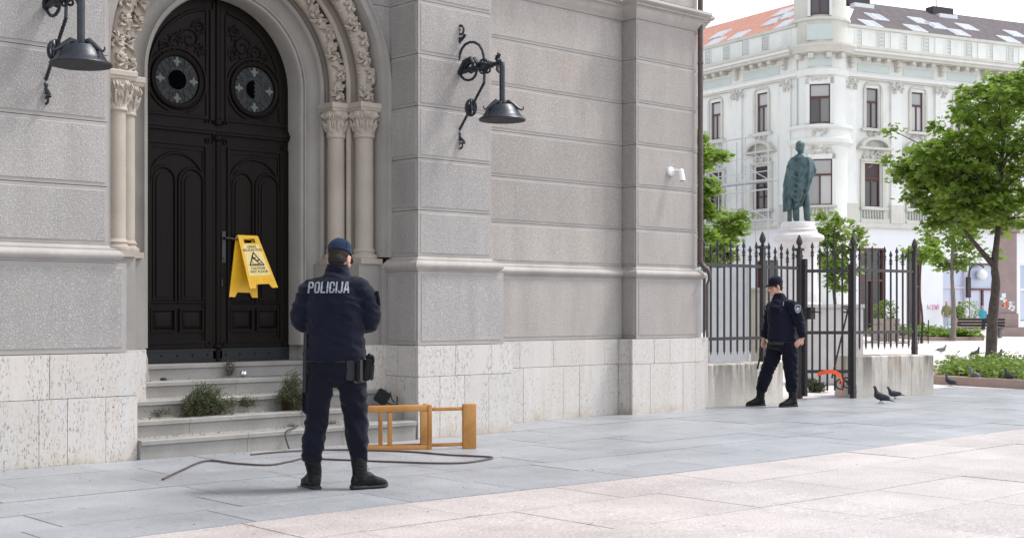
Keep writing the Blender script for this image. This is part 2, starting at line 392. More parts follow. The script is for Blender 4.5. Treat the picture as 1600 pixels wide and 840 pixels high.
# lower granite zone between travertine and moulding
Z0, Z1 = .953, 1.723
for (x0, x1, y0, y1, fc, mt) in ((8.30, 9.483, YL, 11.10, ('-y', '-x', '+x'), GM), (3.66, 5.122, YL, 11.10, ('-y', '+x'), GM), (9.49, 12.29, YW-.05, 11.56, ('-y',), GP),
                             (12.30, 13.55, YP-.05, 11.53, ('-y', '-x'), GP), (13.56, 13.72, 11.29, 12.3, ('-y', '+x'), GP), (2, 3.64, YW-.05, 11.56, ('-y',), GM)):
    ashlar(x0, x1, y0, y1, Z0, Z1, fc, mt, ins=.05)
# mouldings: profile (out, z) swept around the plan
def sweep_plan(plan, prof, name, mat, parent=None):
    n = len(plan); b = B(); rings = []
    for i, p in enumerate(plan):
        p = Vector(p); d0 = (p-Vector(plan[i-1])).normalized() if i else None; d1 = (Vector(plan[i+1])-p).normalized() if i < n-1 else None
        nn = [Vector((d.y, -d.x)) for d in (d0, d1) if d is not None]
        m = nn[0] if len(nn) == 1 else (nn[0]+nn[1])/(1+nn[0].dot(nn[1]))
        rings.append([(p.x+m.x*o, p.y+m.y*o, z) for o, z in prof])
    b.loft(rings); return b.obj(name, mat, parent or church, smooth=38)
def torus_prof(z0, z1, d, out, back=.06):
    r = (z1-z0)
    return [(-back, z0), (d+.012, z0), (d+.014, z0+.010)]+[(d+.018+(out-d-.018)*(sin(pi*(k/8))**.7), z0+.012+r*.62*k/8) for k in range(1, 9)]+[(d+.014, z0+r*.66), (d+.014, z0+r*.80), (d*.3, z0+r*.86), (-.0, z0+r), (-back, z0+r)]
MP = torus_prof(1.723, 1.872, .035, .095)
for plan in ([(8.338, 11.08), (8.338, YB), (9.347, YB), (9.347, 11.45)], [(3.71, 11.45), (3.71, YB), (4.98, YB), (4.98, 11.08)], [(9.45, YW), (12.354, YW), (12.354, YP), (13.501, YP), (13.501, 11.33)],
             [(13.51, 11.33), (13.68, 11.33), (13.68, 12.4)], [(2, YW), (3.62, YW)]):
    sweep_plan(plan, MP, 'string_moulding', M['mould'])
CP = [(-.06, 5.02), (.012, 5.02), (.02, 5.035), (.045, 5.06), (.085, 5.12), (.11, 5.165), (.125, 5.172), (.125, 5.19), (.15, 5.20), (.172, 5.225), (.165, 5.26), (.11, 5.275), (.0, 5.30), (-.06, 5.30)]
for plan in ([(9.36, YW), (12.354, YW), (12.354, YP), (13.501, YP), (13.501, 11.33)], [(13.505, 11.33), (13.68, 11.33), (13.68, 12.4)]):
    sweep_plan(plan, CP, 'cornice', M['mould'])
# travertine plinth panels, two courses of upright slabs
rt = random.Random(21)
def trav_run(a0, a1, fixed, axis, zs, wlist):
    """slabs along x (axis x, front -y at 'fixed') or along y (axis y, front at x 'fixed', sign by zs order)"""
    for ci, (z0, z1) in enumerate(zip(zs, zs[1:])):
        a = a0; first = True
        while a < a1-.02:
            wd = rt.choice(wlist)*(1 if ci else .8); c = a1 if a1-(a+wd) < .16 else a+wd
            g = .0022; pr = rt.uniform(0, .003); b = B()
            if axis == 'x': b.box(a+g, c-g, fixed-pr, fixed+.04, z0+g*(ci > 0), z1-g)
            elif axis == '-x': b.box(fixed-pr, fixed+.04, a+g, c-g, z0+g*(ci > 0), z1-g)
            else: b.box(fixed+pr, fixed-.04, a+g, c-g, z0+g*(ci > 0), z1-g)
            b.obj('travertine_slab', M['trav'], church, smooth=0); a = c
ZR_, ZL_ = [-.02, .635, .953], [-.02, .585, .953]
trav_run(8.263, 9.579, YT, 'x', ZR_, (.36, .42, .5)); trav_run(YT+.042, 11.06, 8.263, '-x', ZR_, (.3, .4)); trav_run(YT+.042, 11.37, 9.579, '+x', ZR_, (.4,))
trav_run(3.5, 5.197, YT, 'x', ZL_, (.30, .42, .62)); trav_run(YT+.042, 11.06, 5.197, '+x', ZL_, (.3, .4))
trav_run(9.582, 12.170, YWT, 'x', ZR_, (.34, .42, .55)); trav_run(12.173, 13.605, YP-.1, 'x', ZR_, (.3, .42, .5)); trav_run(YP-.055, 11.37, 12.173, '-x', ZR_, (.3,))
trav_run(13.609, 13.80, 11.24, 'x', ZR_, (.3,)); trav_run(11.285, 12.2, 13.80, '+x', ZR_, (.3, .4)); trav_run(2, 3.5, YWT, 'x', ZL_, (.4,))
b = B(); b.box(3.54, 5.155, YT+.045, 11.4, 0, .948); b.obj('plinth_core', M['joint'], church, smooth=0)
b = B(); b.box(8.30, 9.54, YT+.045, 11.4, 0, .948); b.box(9.5, 12.2, YWT+.04, 11.5, 0, .948); b.box(12.21, 13.56, YP-.055, 11.5, 0, .948); b.box(13.61, 13.757, 11.283, 12.2, 0, .948)
b.obj('plinth_core', M['joint'], church, smooth=0)
# ------------------------------------------------------------------ portal
YPW = 11.08                                            # portal wall plane
# wall around the arch: outer radius opening R=1.56, cut as arch ring panels (voussoir wall with courses)
def arch_spandrel():
    R = 1.56; zt = 5.4
    zs = [1.872, 2.35, 2.886, 3.423, 3.959, 4.509, 5.05, 5.4]
    for sgn in (1, -1):
        xe = 8.37 if sgn > 0 else 4.95
        for a, c in zip(zs, zs[1:]):
            pts = []
            for k in range(9):
                z = a+.003+(c-a-.006)*k/8; h = z-ZC
                x = R if h < 0 else (sqrt(max(0, R*R-h*h)) if h < R else 0)
                pts.append((XC+sgn*x, z))
            if all(abs(p[0]-xe) < .01 for p in pts): continue
            poly = pts+[(xe, c-.003), (xe, a+.003)]
            b = B(); b.prism(poly, YPW, YPW+.5); b.obj('granite_block', M['granite'], church, smooth=0)
arch_spandrel()
def order(profile, z_base, name, mat, zc=ZC, segs=40, smooth=38):
    """closed plan profile [(dx, y)] carried up both jambs and over a round arch"""
    b = B(); rings = []
    stations = [('l', z_base), ('l', zc)]+[('a', pi-pi*k/segs) for k in range(1, segs)]+[('r', zc), ('r', z_base)]
    for kind, v in stations:
        if kind == 'l': rings.append([(XC-dx, y, v) for dx, y in profile])
        elif kind == 'r': rings.append([(XC+dx, y, v) for dx, y in profile])
        else: rings.append([(XC+dx*cos(v), y, zc+dx*sin(v)) for dx, y in profile])
    b.loft(rings); return b.obj(name, mat, church, smooth=smooth)
def arcp(cx, cy, r, a0, a1, n=8): return [(cx+r*cos(radians(a0+(a1-a0)*k/n)), cy+r*sin(radians(a0+(a1-a0)*k/n))) for k in range(n+1)]
# inner grey jamb: reveal, hollow, roll
prof = [(.855, 11.98), (.855, 11.665), (.872, 11.64), (.90, 11.64), (.90, 11.615)]+arcp(.985, 11.595, .075, 165, 15, 8)+[(1.062, 11.60)]+arcp(1.095, 11.585, .032, 180, 360, 8)+[(1.13, 11.60), (1.13, 11.98)]
order(prof, .953, 'portal_jamb', M['portal'])
order([(1.132, 11.97), (1.132, 11.575), (1.185, 11.575), (1.30, 11.575), (1.30, 11.97)], .953, 'portal_reveal', M['beige'])
order([(1.302, 11.9), (1.302, 11.355), (1.36, 11.355), (1.50, 11.355), (1.50, 11.9)], .953, 'portal_reveal', M['beige'])
order([(1.275, 11.59), (1.275, 11.40)]+arcp(1.288, 11.372, .034, 180, 340, 8)+[(1.33, 11.40), (1.33, 11.59)], 1.7, 'portal_roll', M['beige'])
order([(1.502, 11.6), (1.502, 11.10), (1.515, YPW-.012), (1.575, YPW-.012), (1.585, YPW-.03)]+arcp(1.60, YPW-.028, .016, 180, 360, 5)+[(1.62, YPW+.05), (1.62, 11.6)], 1.872, 'portal_hood', M['portal'])
# pedestals below the columns and travertine at their foot
for s in (1, -1):
    X = lambda d: XC+s*d
    for (d0, d1, y0) in ((1.03, 1.31, 11.38), (1.245, 1.52, 11.13), (1.50, 1.66, 11.07)):
        b = B(); b.box(X(d0), X(d1), y0, 11.95, .953, 1.80); b.obj('pedestal', M['portal'], church, smooth=0)
    b = B(); b.box(X(1.18), X(1.60), 11.05, 11.40, .45, .953); b.obj('travertine_slab', M['trav'], church, smooth=0)
    b = B(); b.box(X(1.0), X(1.60), 11.405, 11.95, .45, .951); b.obj('travertine_slab', M['trav'], church, smooth=0)
# columns
def carve_torus(dx, yc, r, seed, name):
    """carved leaf scroll round the arch: a roll displaced by a repeating rinceau relief"""
    U, V = 1000, 84; leg = ZC-3.485; La = pi*dx; Lr = La+2*leg; per = .190 if seed else .215; per = Lr/round(Lr/per)
    vs = []; 
    for i in range(U+1):
        u = i/U*Lr; a = min(pi, max(0, (u-leg)/dx)); zo = -max(0, leg-u) if u < leg else -max(0, u-leg-La)
        for j in range(V):
            t = j/(V-1); ph = radians(-150+300*t)          # front-facing part of the roll
            v = (t-.5)*2*r*2.3
            k = u/per; fr = k-math.floor(k); side = 1 if int(math.floor(k)) % 2 else -1
            # scroll centre alternates from side to side
            du = (fr-.5)*per; dv = v-side*.035; rr = hypot(du, dv); th = atan2(dv, du)*side
            spiral = cos(th+rr*70.); leaf = abs(cos(2.5*th+rr*28)); petal = max(0, 1-abs(rr-.055)/.05)*leaf
            stem = math.exp(-((v-side*.07*cos(pi*(fr*2-1)))/.013)**2)
            heart = math.exp(-(rr/.022)**2)
            edge = max(0, 1-abs(abs(v)-.125)/.02)*abs(cos(pi*u/.041))
            if seed: h = .9*petal+.5*max(0, spiral)*math.exp(-(rr/.075)**2)+.8*heart+.45*edge+.3*stem
            else: h = .95*petal+.7*stem+.5*heart+.35*max(0, spiral)*math.exp(-(rr/.08)**2)
            h = h+.30*noise.noise(Vector((u*38, v*38, seed*9)))+.15*noise.noise(Vector((u*90, v*90, 3)))
            h = max(0., min(1., (h-.30)/.42)); h = h*h*(3-2*h)*(.75+.25*abs(cos(th*6+rr*50)))
            R = r-.036+.048*h
            x = dx+R*sin(ph)*-1*(-1); y = yc-R*cos(ph)
            vs.append((XC+x*cos(a), y, ZC+zo+x*sin(a)))
    fs = [(i*V+j, i*V+j+1, (i+1)*V+j+1, (i+1)*V+j) for i in range(U) for j in range(V-1)]
    b = B(); b.add(vs, fs); b.obj(name, M['carved'], church, smooth=60)
carve_torus(1.188, 11.465, .105, 0, 'carved_archivolt'); carve_torus(1.396, 11.235, .112, 1, 'carved_archivolt')
def column(cx, cy, r):
    root_z = 1.80
    b = B(); b.lathe([(r, 1.95), (r*1.0, 2.4), (r*.985, 3.13)], 28, (cx, cy, 0)); c = b.obj('column', M['beige'], church, smooth=60)
    b = B(); b.box(cx-r*1.42, cx+r*1.42, cy-r*1.42, cy+r*1.42, 1.80, 1.855)
    b.lathe([(r*1.40, 1.855), (r*1.46, 1.872), (r*1.40, 1.895), (r*1.16, 1.905), (r*1.12, 1.92), (r*1.22, 1.935), (r*1.12, 1.95), (r*1.01, 1.965)], 28, (cx, cy, 0)); b.obj('base', M['beige'], c, smooth=40)
    # capital: two tiers of leaves on a bell
    U, V = 160, 36; vs = []
    for j in range(V):
        t = j/(V-1); z = 3.15+.245*t
        for i in range(U):
            a = 2*pi*i/U
            bell = r*(1.04+.16*t+.36*t**3)
            l1 = abs(cos(4*a)); l2 = abs(sin(4*a))
            rib = .35+.65*abs(cos(16*a+6*t))
            h = (.036*math.exp(-((t-.42)/.12)**2)*l1**1.2+.042*math.exp(-((t-.80)/.12)**2)*l2**1.2)*rib+.010*l1*max(0, 1-t*2.2)*rib
            vs.append((cx+(bell+h)*cos(a), cy+(bell+h)*sin(a), z))
    fs = [(j*U+i, j*U+(i+1) % U, (j+1)*U+(i+1) % U, (j+1)*U+i) for j in range(V-1) for i in range(U)]
    b = B(); b.add(vs, fs); b.lathe([(r*1.02, 3.12), (r*1.13, 3.128), (r*1.15, 3.14), (r*1.1, 3.155), (r*1.02, 3.16)], 28, (cx, cy, 0))
    for k in range(4):
        a = pi/4+k*pi/2; ca, sa = cos(a), sin(a); h = r*1.45
        pts = []
        for q in range(15):
            w_ = q/14*2.1*pi; rad = .030*(1-q/20); pts.append((cx+ca*(h+rad*sin(w_)), cy+sa*(h+rad*sin(w_)), 3.365-.0+rad*cos(w_)-.03))
        b.tube(pts, .009, 6)
        for w_ in (-.38, .38):      # hanging leaf tongues
            pts = [(cx+cos(a+w_)*r*(1.1+q*.10), cy+sin(a+w_)*r*(1.1+q*.10), 3.19+.03*q-(.012*(q-3)**2 if q > 3 else 0)) for q in range(6)]
            b.tube(pts, [.012, .016, .018, .017, .014, .008], 6)
    for k in range(4):
        a = k*pi/2; b.tube([(cx+cos(a)*r*1.38, cy+sin(a)*r*1.38, 3.335), (cx+cos(a)*r*1.52, cy+sin(a)*r*1.52, 3.345)], [.022, .014], 8)
    b.obj('capital', M['carved'], c, smooth=50)
    h = r*1.50; b = B(); b.loft([[(cx+sx*q, cy+sy*q, z) for sx, sy in ((-1, -1), (1, -1), (1, 1), (-1, 1))] for q, z in ((h*.9, 3.395), (h*.96, 3.41), (h*.96, 3.425), (h*1.03, 3.435), (h*1.03, 3.475), (h*.97, 3.485))]); b.obj('abacus', M['carved'], c, smooth=30)
for s in (1, -1):
    column(XC+s*1.188, 11.463, .092); column(XC+s*1.392, 11.240, .098)
# ------------------------------------------------------------------ steps
SF = [10.44, 10.72, 11.02, 11.34, 11.66]; SZ = [.197, .341, .493, .644, .790]
for k in range(5):
    hw = (1.44, 1.44, 1.5, 1.17, 1.0)[k]; x0, x1 = XC-hw-.09*(k < 2), XC+hw+.015*(k < 2)
    if k < 3: x0, x1 = 5.20, 8.255
    if k == 0: x1 = 8.20
    yb = SF[k+1]+.06 if k < 4 else 11.93
    zb = SZ[k-1]-.02 if k else -.03
    st = None; xs_ = [x0]
    xj = x0+[1.05, .62, .85, 1.1, 2.5][k]
    while xj < x1-.4: xs_.append(xj); xj += [1.05, 1.2, 1.3, 1.1, 2][k]
    xs_.append(x1)
    b = B(); b.box(x0+.01, x1-.01, SF[k]+.05, yb, zb, SZ[k]-.047); st = b.obj('step', M['step'], church, smooth=0)
    for a, c in zip(xs_, xs_[1:]):
        g = .0015; b = B(); b.box(a+g, c-g, SF[k]+.022, SF[k]+.08, zb, SZ[k]-.045); b.obj('riser_slab', M['step'], st, smooth=0)
        o = .0; b = B(); b.prism([(SF[k], SZ[k]-.04), (SF[k]+.005, SZ[k]-.045), (yb, SZ[k]-.045), (yb, SZ[k]), (SF[k]+.008, SZ[k]), (SF[k], SZ[k]-.008)], a+g, c-g, 'x'); b.obj('tread_slab', M['step'], st, smooth=0)
# ------------------------------------------------------------------ door
YD = 11.87
def arch_pts(dx0, dx1, z0, R, zc, n=14):
    """outline of the region dx0..dx1 above z0 under a round arch of radius R"""
    pts = [(dx0, z0), (dx1, z0)]
    for k in range(n+1):
        dx = dx1+(dx0-dx1)*k/n; h = sqrt(max(0, R*R-dx*dx)); pts.append((dx, zc+h))
    return pts
TZ = 3.13
def frame_rect(b, x0, x1, z0, z1, y, w, d):
    b.box(x0, x1, y-d, y, z0, z0+w); b.box(x0, x1, y-d, y, z1-w, z1); b.box(x0, x0+w, y-d, y, z0+w, z1-w); b.box(x1-w, x1, y-d, y, z0+w, z1-w)
def arch_tube(b, cx, z0, zs, r, y, rad, n=14):
    b.tube([(cx-r, y, z0), (cx-r, y, zs)]+[(cx-r*cos(pi*k/n), y, zs+r*sin(pi*k/n)) for k in range(1, n)]+[(cx+r, y, zs), (cx+r, y, z0)], rad, 6)
for s in (-1, 1):
    X = lambda d: XC+s*d
    b = B(); b.prism([(X(a), z) for a, z in arch_pts(.0, .87, .80, .87, ZC)] if s > 0 else [(X(a), z) for a, z in arch_pts(.0, .87, .80, .87, ZC)][::-1], YD, YD+.06)
    leaf = b.obj('door_leaf', M['door'], church, smooth=0)
    # mouldings standing proud of the leaf
    def part(name, fn, mat='door', smooth=40):
        b = B(); fn(b); return b.obj(name, M[mat], leaf, smooth=smooth)
    part('bottom_rail', lambda b: (b.box(X(.03), X(.855), YD-.012, YD, .935, 1.03), b.box(X(.03), X(.16), YD-.012, YD, 1.03, 3.0), b.box(X(.72), X(.855), YD-.012, YD, 1.03, 3.0), b.box(X(.16), X(.72), YD-.012, YD, 2.92, 3.0)), smooth=0)
    part('panel_frame', lambda b: (frame_rect(b, min(X(.115), X(.765)), max(X(.115), X(.765)), .985, 2.985, YD-.004, .022, .026),))
    for cc in (.285, .595):
        part('arched_panel', lambda b: (b.prism([(X(cc)-.105, 1.42), (X(cc)+.105, 1.42)]+[(X(cc)+.105*cos(pi*k/12), 2.60+.105*sin(pi*k/12)) for k in range(13)], YD-.010, YD), b.prism([(X(cc)-.075, 1.45), (X(cc)+.075, 1.45)]+[(X(cc)+.075*cos(pi*k/12), 2.59+.075*sin(pi*k/12)) for k in range(13)], YD-.022, YD-.010)))
        part('arch_moulding', lambda b: (arch_tube(b, X(cc), 1.40, 2.60, .135, YD-.006, .016), b.tube([(X(cc)-.15, YD-.006, 1.395), (X(cc)+.15, YD-.006, 1.395)], .014, 6)))
        part('square_panel', lambda b: (frame_rect(b, X(cc)-.135, X(cc)+.135, 1.10, 1.335, YD-.002, .018, .022), b.loft([[(X(cc)-q, y, 1.218-q*.84), (X(cc)+q, y, 1.218-q*.84), (X(cc)+q, y, 1.218+q*.84), (X(cc)-q, y, 1.218+q*.84)] for q, y in ((.105, YD-.002), (.075, YD-.020), (.07, YD-.021))])))
    part('arch_moulding', lambda b: b.tube([(X(.44)-.30*cos(pi*k/16), YD-.006, 2.58+.30*sin(pi*k/16)) for k in range(17)], .016, 6))
    # kick plate with studs
    kp = part('kick_plate', lambda b: (b.box(X(.008), X(.855), YD-.016, YD, .815, .915), b.box(X(.008), X(.855), YD-.022, YD, .795, .825), b.box(X(.008), X(.855), YD-.024, YD, .905, .928)), 'door_metal', 0)
    for k in range(5):
        part('stud', lambda b: b.ell((X(.10+.17*k), YD-.018, .868), .013, .010, .013, 8, 5), 'door_metal')
    # upper part: oculus with leaded glass, carving, frame
    oc = (X(.44), 3.605)
    part('oculus_ring', lambda b: (b.tube([(oc[0]+.262*cos(2*pi*k/40), YD-.010, oc[1]+.262*sin(2*pi*k/40)) for k in range(41)], .030, 8, False), b.tube([(oc[0]+.318*cos(2*pi*k/40), YD-.004, oc[1]+.318*sin(2*pi*k/40)) for k in range(41)], .016, 6, False)))
    part('oculus_glass', lambda b: b.prism([(oc[0]+.245*cos(2*pi*k/32), oc[1]+.245*sin(2*pi*k/32)) for k in range(32)], YD-.006, YD+.002), 'leadglass', 0)
    part('broken_hole', lambda b: b.prism([(oc[0]+r_*cos(2*pi*k/32), oc[1]+r_*sin(2*pi*k/32)) for k in range(32) for r_ in [(.098 if s < 0 else (.098 if cos(2*pi*k/32) < .05 else .022+.012*(k % 2)))]], YD-.009, YD-.0065), 'void', 0)
    if s > 0: part('hole_pane', lambda b: b.prism([(oc[0]+.095*cos(a_), oc[1]+.095*sin(a_)) for a_ in [radians(-88+176*k/16) for k in range(17)]]+[(oc[0]+(.012 if k % 2 else -.008), oc[1]+.095-.19*(k+.5)/9) for k in range(9)], YD-.012, YD-.0092), 'leadglass', 0)
    def came(b):
        for rr in (.105, .240): b.tube([(oc[0]+rr*cos(2*pi*k/32), YD-.010, oc[1]+rr*sin(2*pi*k/32)) for k in range(33)], .0042, 5, False)
        for k in range(8):
            a = pi/4*k+pi/8; p = lambda r_, d: (oc[0]+r_*cos(a+d), YD-.010, oc[1]+r_*sin(a+d))
            for q in ((.24, 0, .11, -.32), (.24, 0, .11, .32), (.24, -.30, .13, .0), (.24, .30, .13, 0.), (.17, -.28, .17, .28)): b.tube([p(q[0], q[1]), p(q[2], q[3])], .0032, 4)
    part('lead_came', came, 'lead')
    for k in range(4):
        a = pi/2*k; part('glass_flower', lambda b: (b.prism([(oc[0]+.182*cos(a)+(.036+.014*cos(4*t_))*cos(t_), oc[1]+.182*sin(a)+(.036+.014*cos(4*t_))*sin(t_)) for t_ in [2*pi*q/20 for q in range(20)]], YD-.0095, YD-.0062)), 'amber_glass' if (k == 2 and s > 0) or (k in (0, 3) and s < 0) else 'green_glass', 0)
    part('top_frame', lambda b: (b.box(X(.03), X(.075), YD-.018, YD, 3.24, 4.36), b.box(X(.10), X(.12), YD-.014, YD, 3.26, 4.33), b.box(X(.10), X(.82), YD-.018, YD, 3.245, 3.272), b.box(X(.14), X(.80), YD-.026, YD, 3.272, 3.285)), smooth=0)
    part('arched_frame', lambda b: b.tube([(X(.12+.0), YD-.004, ZC+.735)]+[(X(.745*sin(t_)), YD-.004, ZC+.745*cos(t_)) for t_ in [.17+1.4*k/14 for k in range(15)]]+[(X(.745), YD-.004, 3.27)], .017, 6))
    def carving(b):
        cx, cz = X(.30), 4.03
        for (ox, oz, r0, dirn) in ((0, 0, .115, 1), (.155, -.05, .085, -1), (-.10, .13, .07, 1), (.27, -.11, .055, 1), (-.115, -.09, .05, -1)):
            b.tube([(cx+s*ox+s*dirn*(r0*(1-k/30))*cos(k*.36), YD-.006, cz+oz+(r0*(1-k/30))*sin(k*.36)) for k in range(26)], [.016-.0003*k for k in range(26)], 5)
            for k in range(6):
                a = k*1.05+.3; b.ell((cx+s*ox+r0*.95*cos(a), YD-.006, cz+oz+r0*.95*sin(a)), .030, .012, .016, 6, 4, Matrix.Rotation(-a-.6, 3, 'Y'))
    part('scroll_carving', carving)
    for (d, z) in ((.10, 3.22), (.10, 3.03), (.79, 3.03), (.79, .97), (.10, .97)): part('corner_knob', lambda b: b.tube([(X(d)+.024*cos(2*pi*k/10), YD-.012, z+.024*sin(2*pi*k/10)) for k in range(11)], .010, 5))
b = B(); b.box(XC-.87, XC+.87, YD-.03, YD+.001, 3.10, 3.13); b.box(XC-.87, XC+.87, YD-.045, YD+.001, 3.13, 3.165); b.box(XC-.87, XC+.87, YD-.022, YD+.001, 3.165, 3.20)
tr = b.obj('transom', M['door'], church, smooth=0)
b = B(); b.lathe([(.030, .80), (.030, 4.46)], 12, (XC+.01, YD-.012, 0)); b.box(XC-.045, XC+.06, YD-.016, YD, .80, 4.44)
for z in (3.06, 3.22, .95): b.lathe([(.030, z-.03), (.045, z-.02), (.05, z), (.045, z+.02), (.03, z+.03)], 12, (XC+.01, YD-.014, 0))
b.obj('astragal', M['door'], tr, smooth=40)
b = B(); b.box(XC+.055, XC+.095, YD-.024, YD-.01, 1.80, 2.12); b.tube([(XC+.075, YD-.02, 2.05), (XC+.075, YD-.075, 2.05), (XC+.10, YD-.085, 2.05), (XC+.225, YD-.085, 2.035)], [.012, .011, .011, .009], 8)
b.obj('door_handle', M['iron'], tr)
b = B(); b.prism([(XC+.08+.012*cos(2*pi*k/10), 1.84+.02*sin(2*pi*k/10)) for k in range(10)], YD-.03, YD-.02); b.box(XC+.048, XC+.062, YD-.026, YD-.015, 1.56, 1.63); b.obj('keyhole_plate', M['lead'], tr)
# iron bootscraper-like guard stone at the left of the threshold
g_ = B(); g_.loft([[(5.72+q*cos(2*pi*k/10), 11.50+q*.8*sin(2*pi*k/10), z) for k in range(10)] for q, z in ((.085, .644), (.09, .67), (.075, .72), (.07, .86), (.05, .93), (.02, .95))]); g_.obj('guard_stone', M['portal'], church)
# ------------------------------------------------------------------ rain pipe
b = B(); px_ = 13.575; py_ = 11.19
b.tube([(px_, py_, 9.5), (px_, py_, 2.03)], .036, 12); 
b.tube([(px_, py_, 2.03), (px_, py_, 1.96), (px_+.012, py_-.04, 1.90), (px_+.03, py_-.105, 1.84), (px_+.04, py_-.125, 1.78), (px_+.04, py_-.11, 1.70)], [.036, .036, .034, .032, .026, .018], 12)
b.tube([(px_+.04, py_-.11, 1.72), (px_+.035, py_-.085, 1.66), (px_+.035, py_-.085, .955)], .0155, 8)
for z in (2.25, 3.4, 4.6): b.lathe([(.036, z-.015), (.042, z-.012), (.042, z+.012), (.036, z+.015)], 12, (px_, py_, 0))
b.obj('rain_pipe', M['pipe'], church)
# ------------------------------------------------------------------ wall lamps
def build_lamp():
    XL = 8.895
    root = thing('wall_lamp', (XL, YB, 3.0), 'black scrolled iron wall lamp right of the portal, casting out past the buttress corner', 'lamp', 'scrolled iron lamps on the church front')
    P = lambda x, y: (lambda q: Vector((XL, q.y, q.z)))(onX(690+x/3.82, 30+y/3.82, XL))
    def spiral(c, p0, turns, sgn, n=26):
        c = Vector(c); p0 = Vector(p0); d = p0-c; r0 = hypot(d.y, d.z); a0 = atan2(d.z, d.y)
        return [Vector((XL, c.y+r0*(1-.8*k/n)*cos(a0+sgn*turns*2*pi*k/n), c.z+r0*(1-.8*k/n)*sin(a0+sgn*turns*2*pi*k/n))) for k in range(n+1)]
    b = B(); bar0, bar1 = P(97, 178), P(100, 690)
    b.tube([bar0, bar1], .019, 8)
    for q in (P(97, 170), P(100, 685)): b.ell(q, .034, .034, .034, 10, 7)
    top = [P(97, 165), P(108, 135), P(128, 112)]; b.tube(top+spiral(P(115, 72), P(140, 95), 1.6, 1), [.018]*3+[.017-.0003*k for k in range(27)], 7)
    bot = [P(100, 690), P(112, 708), P(132, 728)]; b.tube(bot+spiral(P(114, 750), P(136, 742), 1.5, -1), [.016]*3+[.015-.0003*k for k in range(27)], 7)
    b.obj('mounting_bar', M['lampiron'], root)
    b = B(); bo = P(92, 322); b.ell(bo, .058, .058, .058, 14, 10); b.tube([bo, (XL, YB+.01, bo.z)], [.04, .055], 12)
    for q in ((98, 420), (101, 600)): p = P(*q); b.tube([p, (XL, YB+.01, p.z)], .012, 8)
    b.obj('wall_boss', M['lampiron'], root)
    b = B(); e = P(340, 262)
    b.tube([bo, P(170, 300), P(255, 283), P(310, 270), e], [.030, .030, .026, .024, .022], 10)
    lf = [P(120, 312), P(150, 255), P(185, 235), P(200, 262), P(196, 300), P(160, 315)]
    for dx in (-.028, .028): b.tube([q+Vector((dx, 0, 0)) for q in lf], [.022, .026, .024, .020, .018, .02], 7)
    b.tube([P(130, 300), P(165, 255), P(195, 250)], [.02, .035, .015], 8)
    for k in range(7):          # knotted cage round the arm
        a = 2*pi*k/7; c = P(255, 283); b.tube([c+Vector((.075*sin(t_)*cos(a), .075*cos(t_)*1.0, .075*sin(t_)*sin(a))) for t_ in [pi*q/8 for q in range(9)]], .011, 5)
    b.ell(P(255, 283), .05, .05, .05, 10, 7); b.ell(P(300, 272), .034, .03, .034, 8, 6)
    for q in ([P(340, 262), P(325, 235), P(335, 215), P(318, 222)], [P(335, 270), P(332, 300), P(342, 318)], [P(338, 235), P(345, 212), P(335, 205)]): b.tube(q, [.016, .018, .012, .004][:len(q)], 6)
    b.obj('bracket_arm', M['lampiron'], root)
    b = B(); hoop = [P(103, 245), P(108, 215), P(120, 180), P(140, 152), P(168, 138), P(198, 139), P(224, 155), P(242, 185), P(251, 220), P(255, 260), P(256, 330), P(254, 382)]
    b.tube(hoop, .0145, 7); b.tube([P(112, 325), P(120, 345), P(138, 361), P(160, 366), P(184, 358), P(202, 338), P(212, 305)], .0145, 7)
    dg0, dg1 = P(254, 380), P(103, 668)
    tw = []
    for k in range(61):
        f = k/60; p = dg0.lerp(dg1, f); tw.append(p)
    b.tube(tw, [.0135+.004*(k % 3 == 0) for k in range(61)], 6); c = P(175, 528)
    for k in range(5):
        a = pi*k/5; b.tube([c+Vector((.075*sin(t_)*sin(a)*.8, .062*cos(t_)*cos(a)+.0*t_, .088*sin(t_))) if 0 else c+Vector((.06*cos(t_)*sin(a), .062*cos(t_)*cos(a), .088*sin(t_))) for t_ in [2*pi*q/14 for q in range(15)]], .0085, 5)
    b.ell(c, .028, .03, .045, 8, 6); b.obj('brace', M['lampiron'], root)
    b = B(); ep = P(340, 255); dn = P(362, 300); b.tube([ep, P(352, 254), P(360, 264), dn, P(362, 420), (XL, dn.y, P(362, 495).z)], [.022, .028, .030, .030, .030, .030], 12)
    b.obj('drop_pipe', M['lampiron'], root)
    sy, zr = dn.y, P(362, 606).z; R0 = .238
    b = B(); H0 = P(362, 500).z-zr
    outer = [(R0, 0), (R0+.004, .010), (R0-.004, .022), (R0-.035, .042), (R0-.055, .075), (.160, .115), (.125, .155), (.085, H0-.03), (.050, H0-.005), (.03, H0)]
    inner = [(.02, H0-.02), (.075, H0-.045), (.118, .145), (.150, .105), (R0-.062, .068), (R0-.042, .036), (R0-.012, .010), (R0-.006, 0)]
    b.lathe(outer+inner, 40, (XL, sy, zr)); b.obj('lamp_shade', M['lampiron'], root, smooth=30)
    b = B()
    for k in range(3):
        a = radians(40+120*k+15); ca, sa = cos(a), sin(a)
        b.tube([(XL+ca*r_, sy+sa*r_, zr+z_) for r_, z_ in ((.04, H0-.0), (.08, H0+.010), (.13, H0-.025), (.18, H0-.065), (.215, H0-.085), (.235, H0-.07), (.232, H0-.05))], [.022, .024, .020, .014, .010, .008, .006], 6)
    for k in range(7): a = k*.9; b.ell((XL+.05*cos(a), sy+.05*sin(a), zr+H0-.01), .03, .03, .022, 7, 5)
    b.obj('leaf_ornament', M['lampiron'], root)
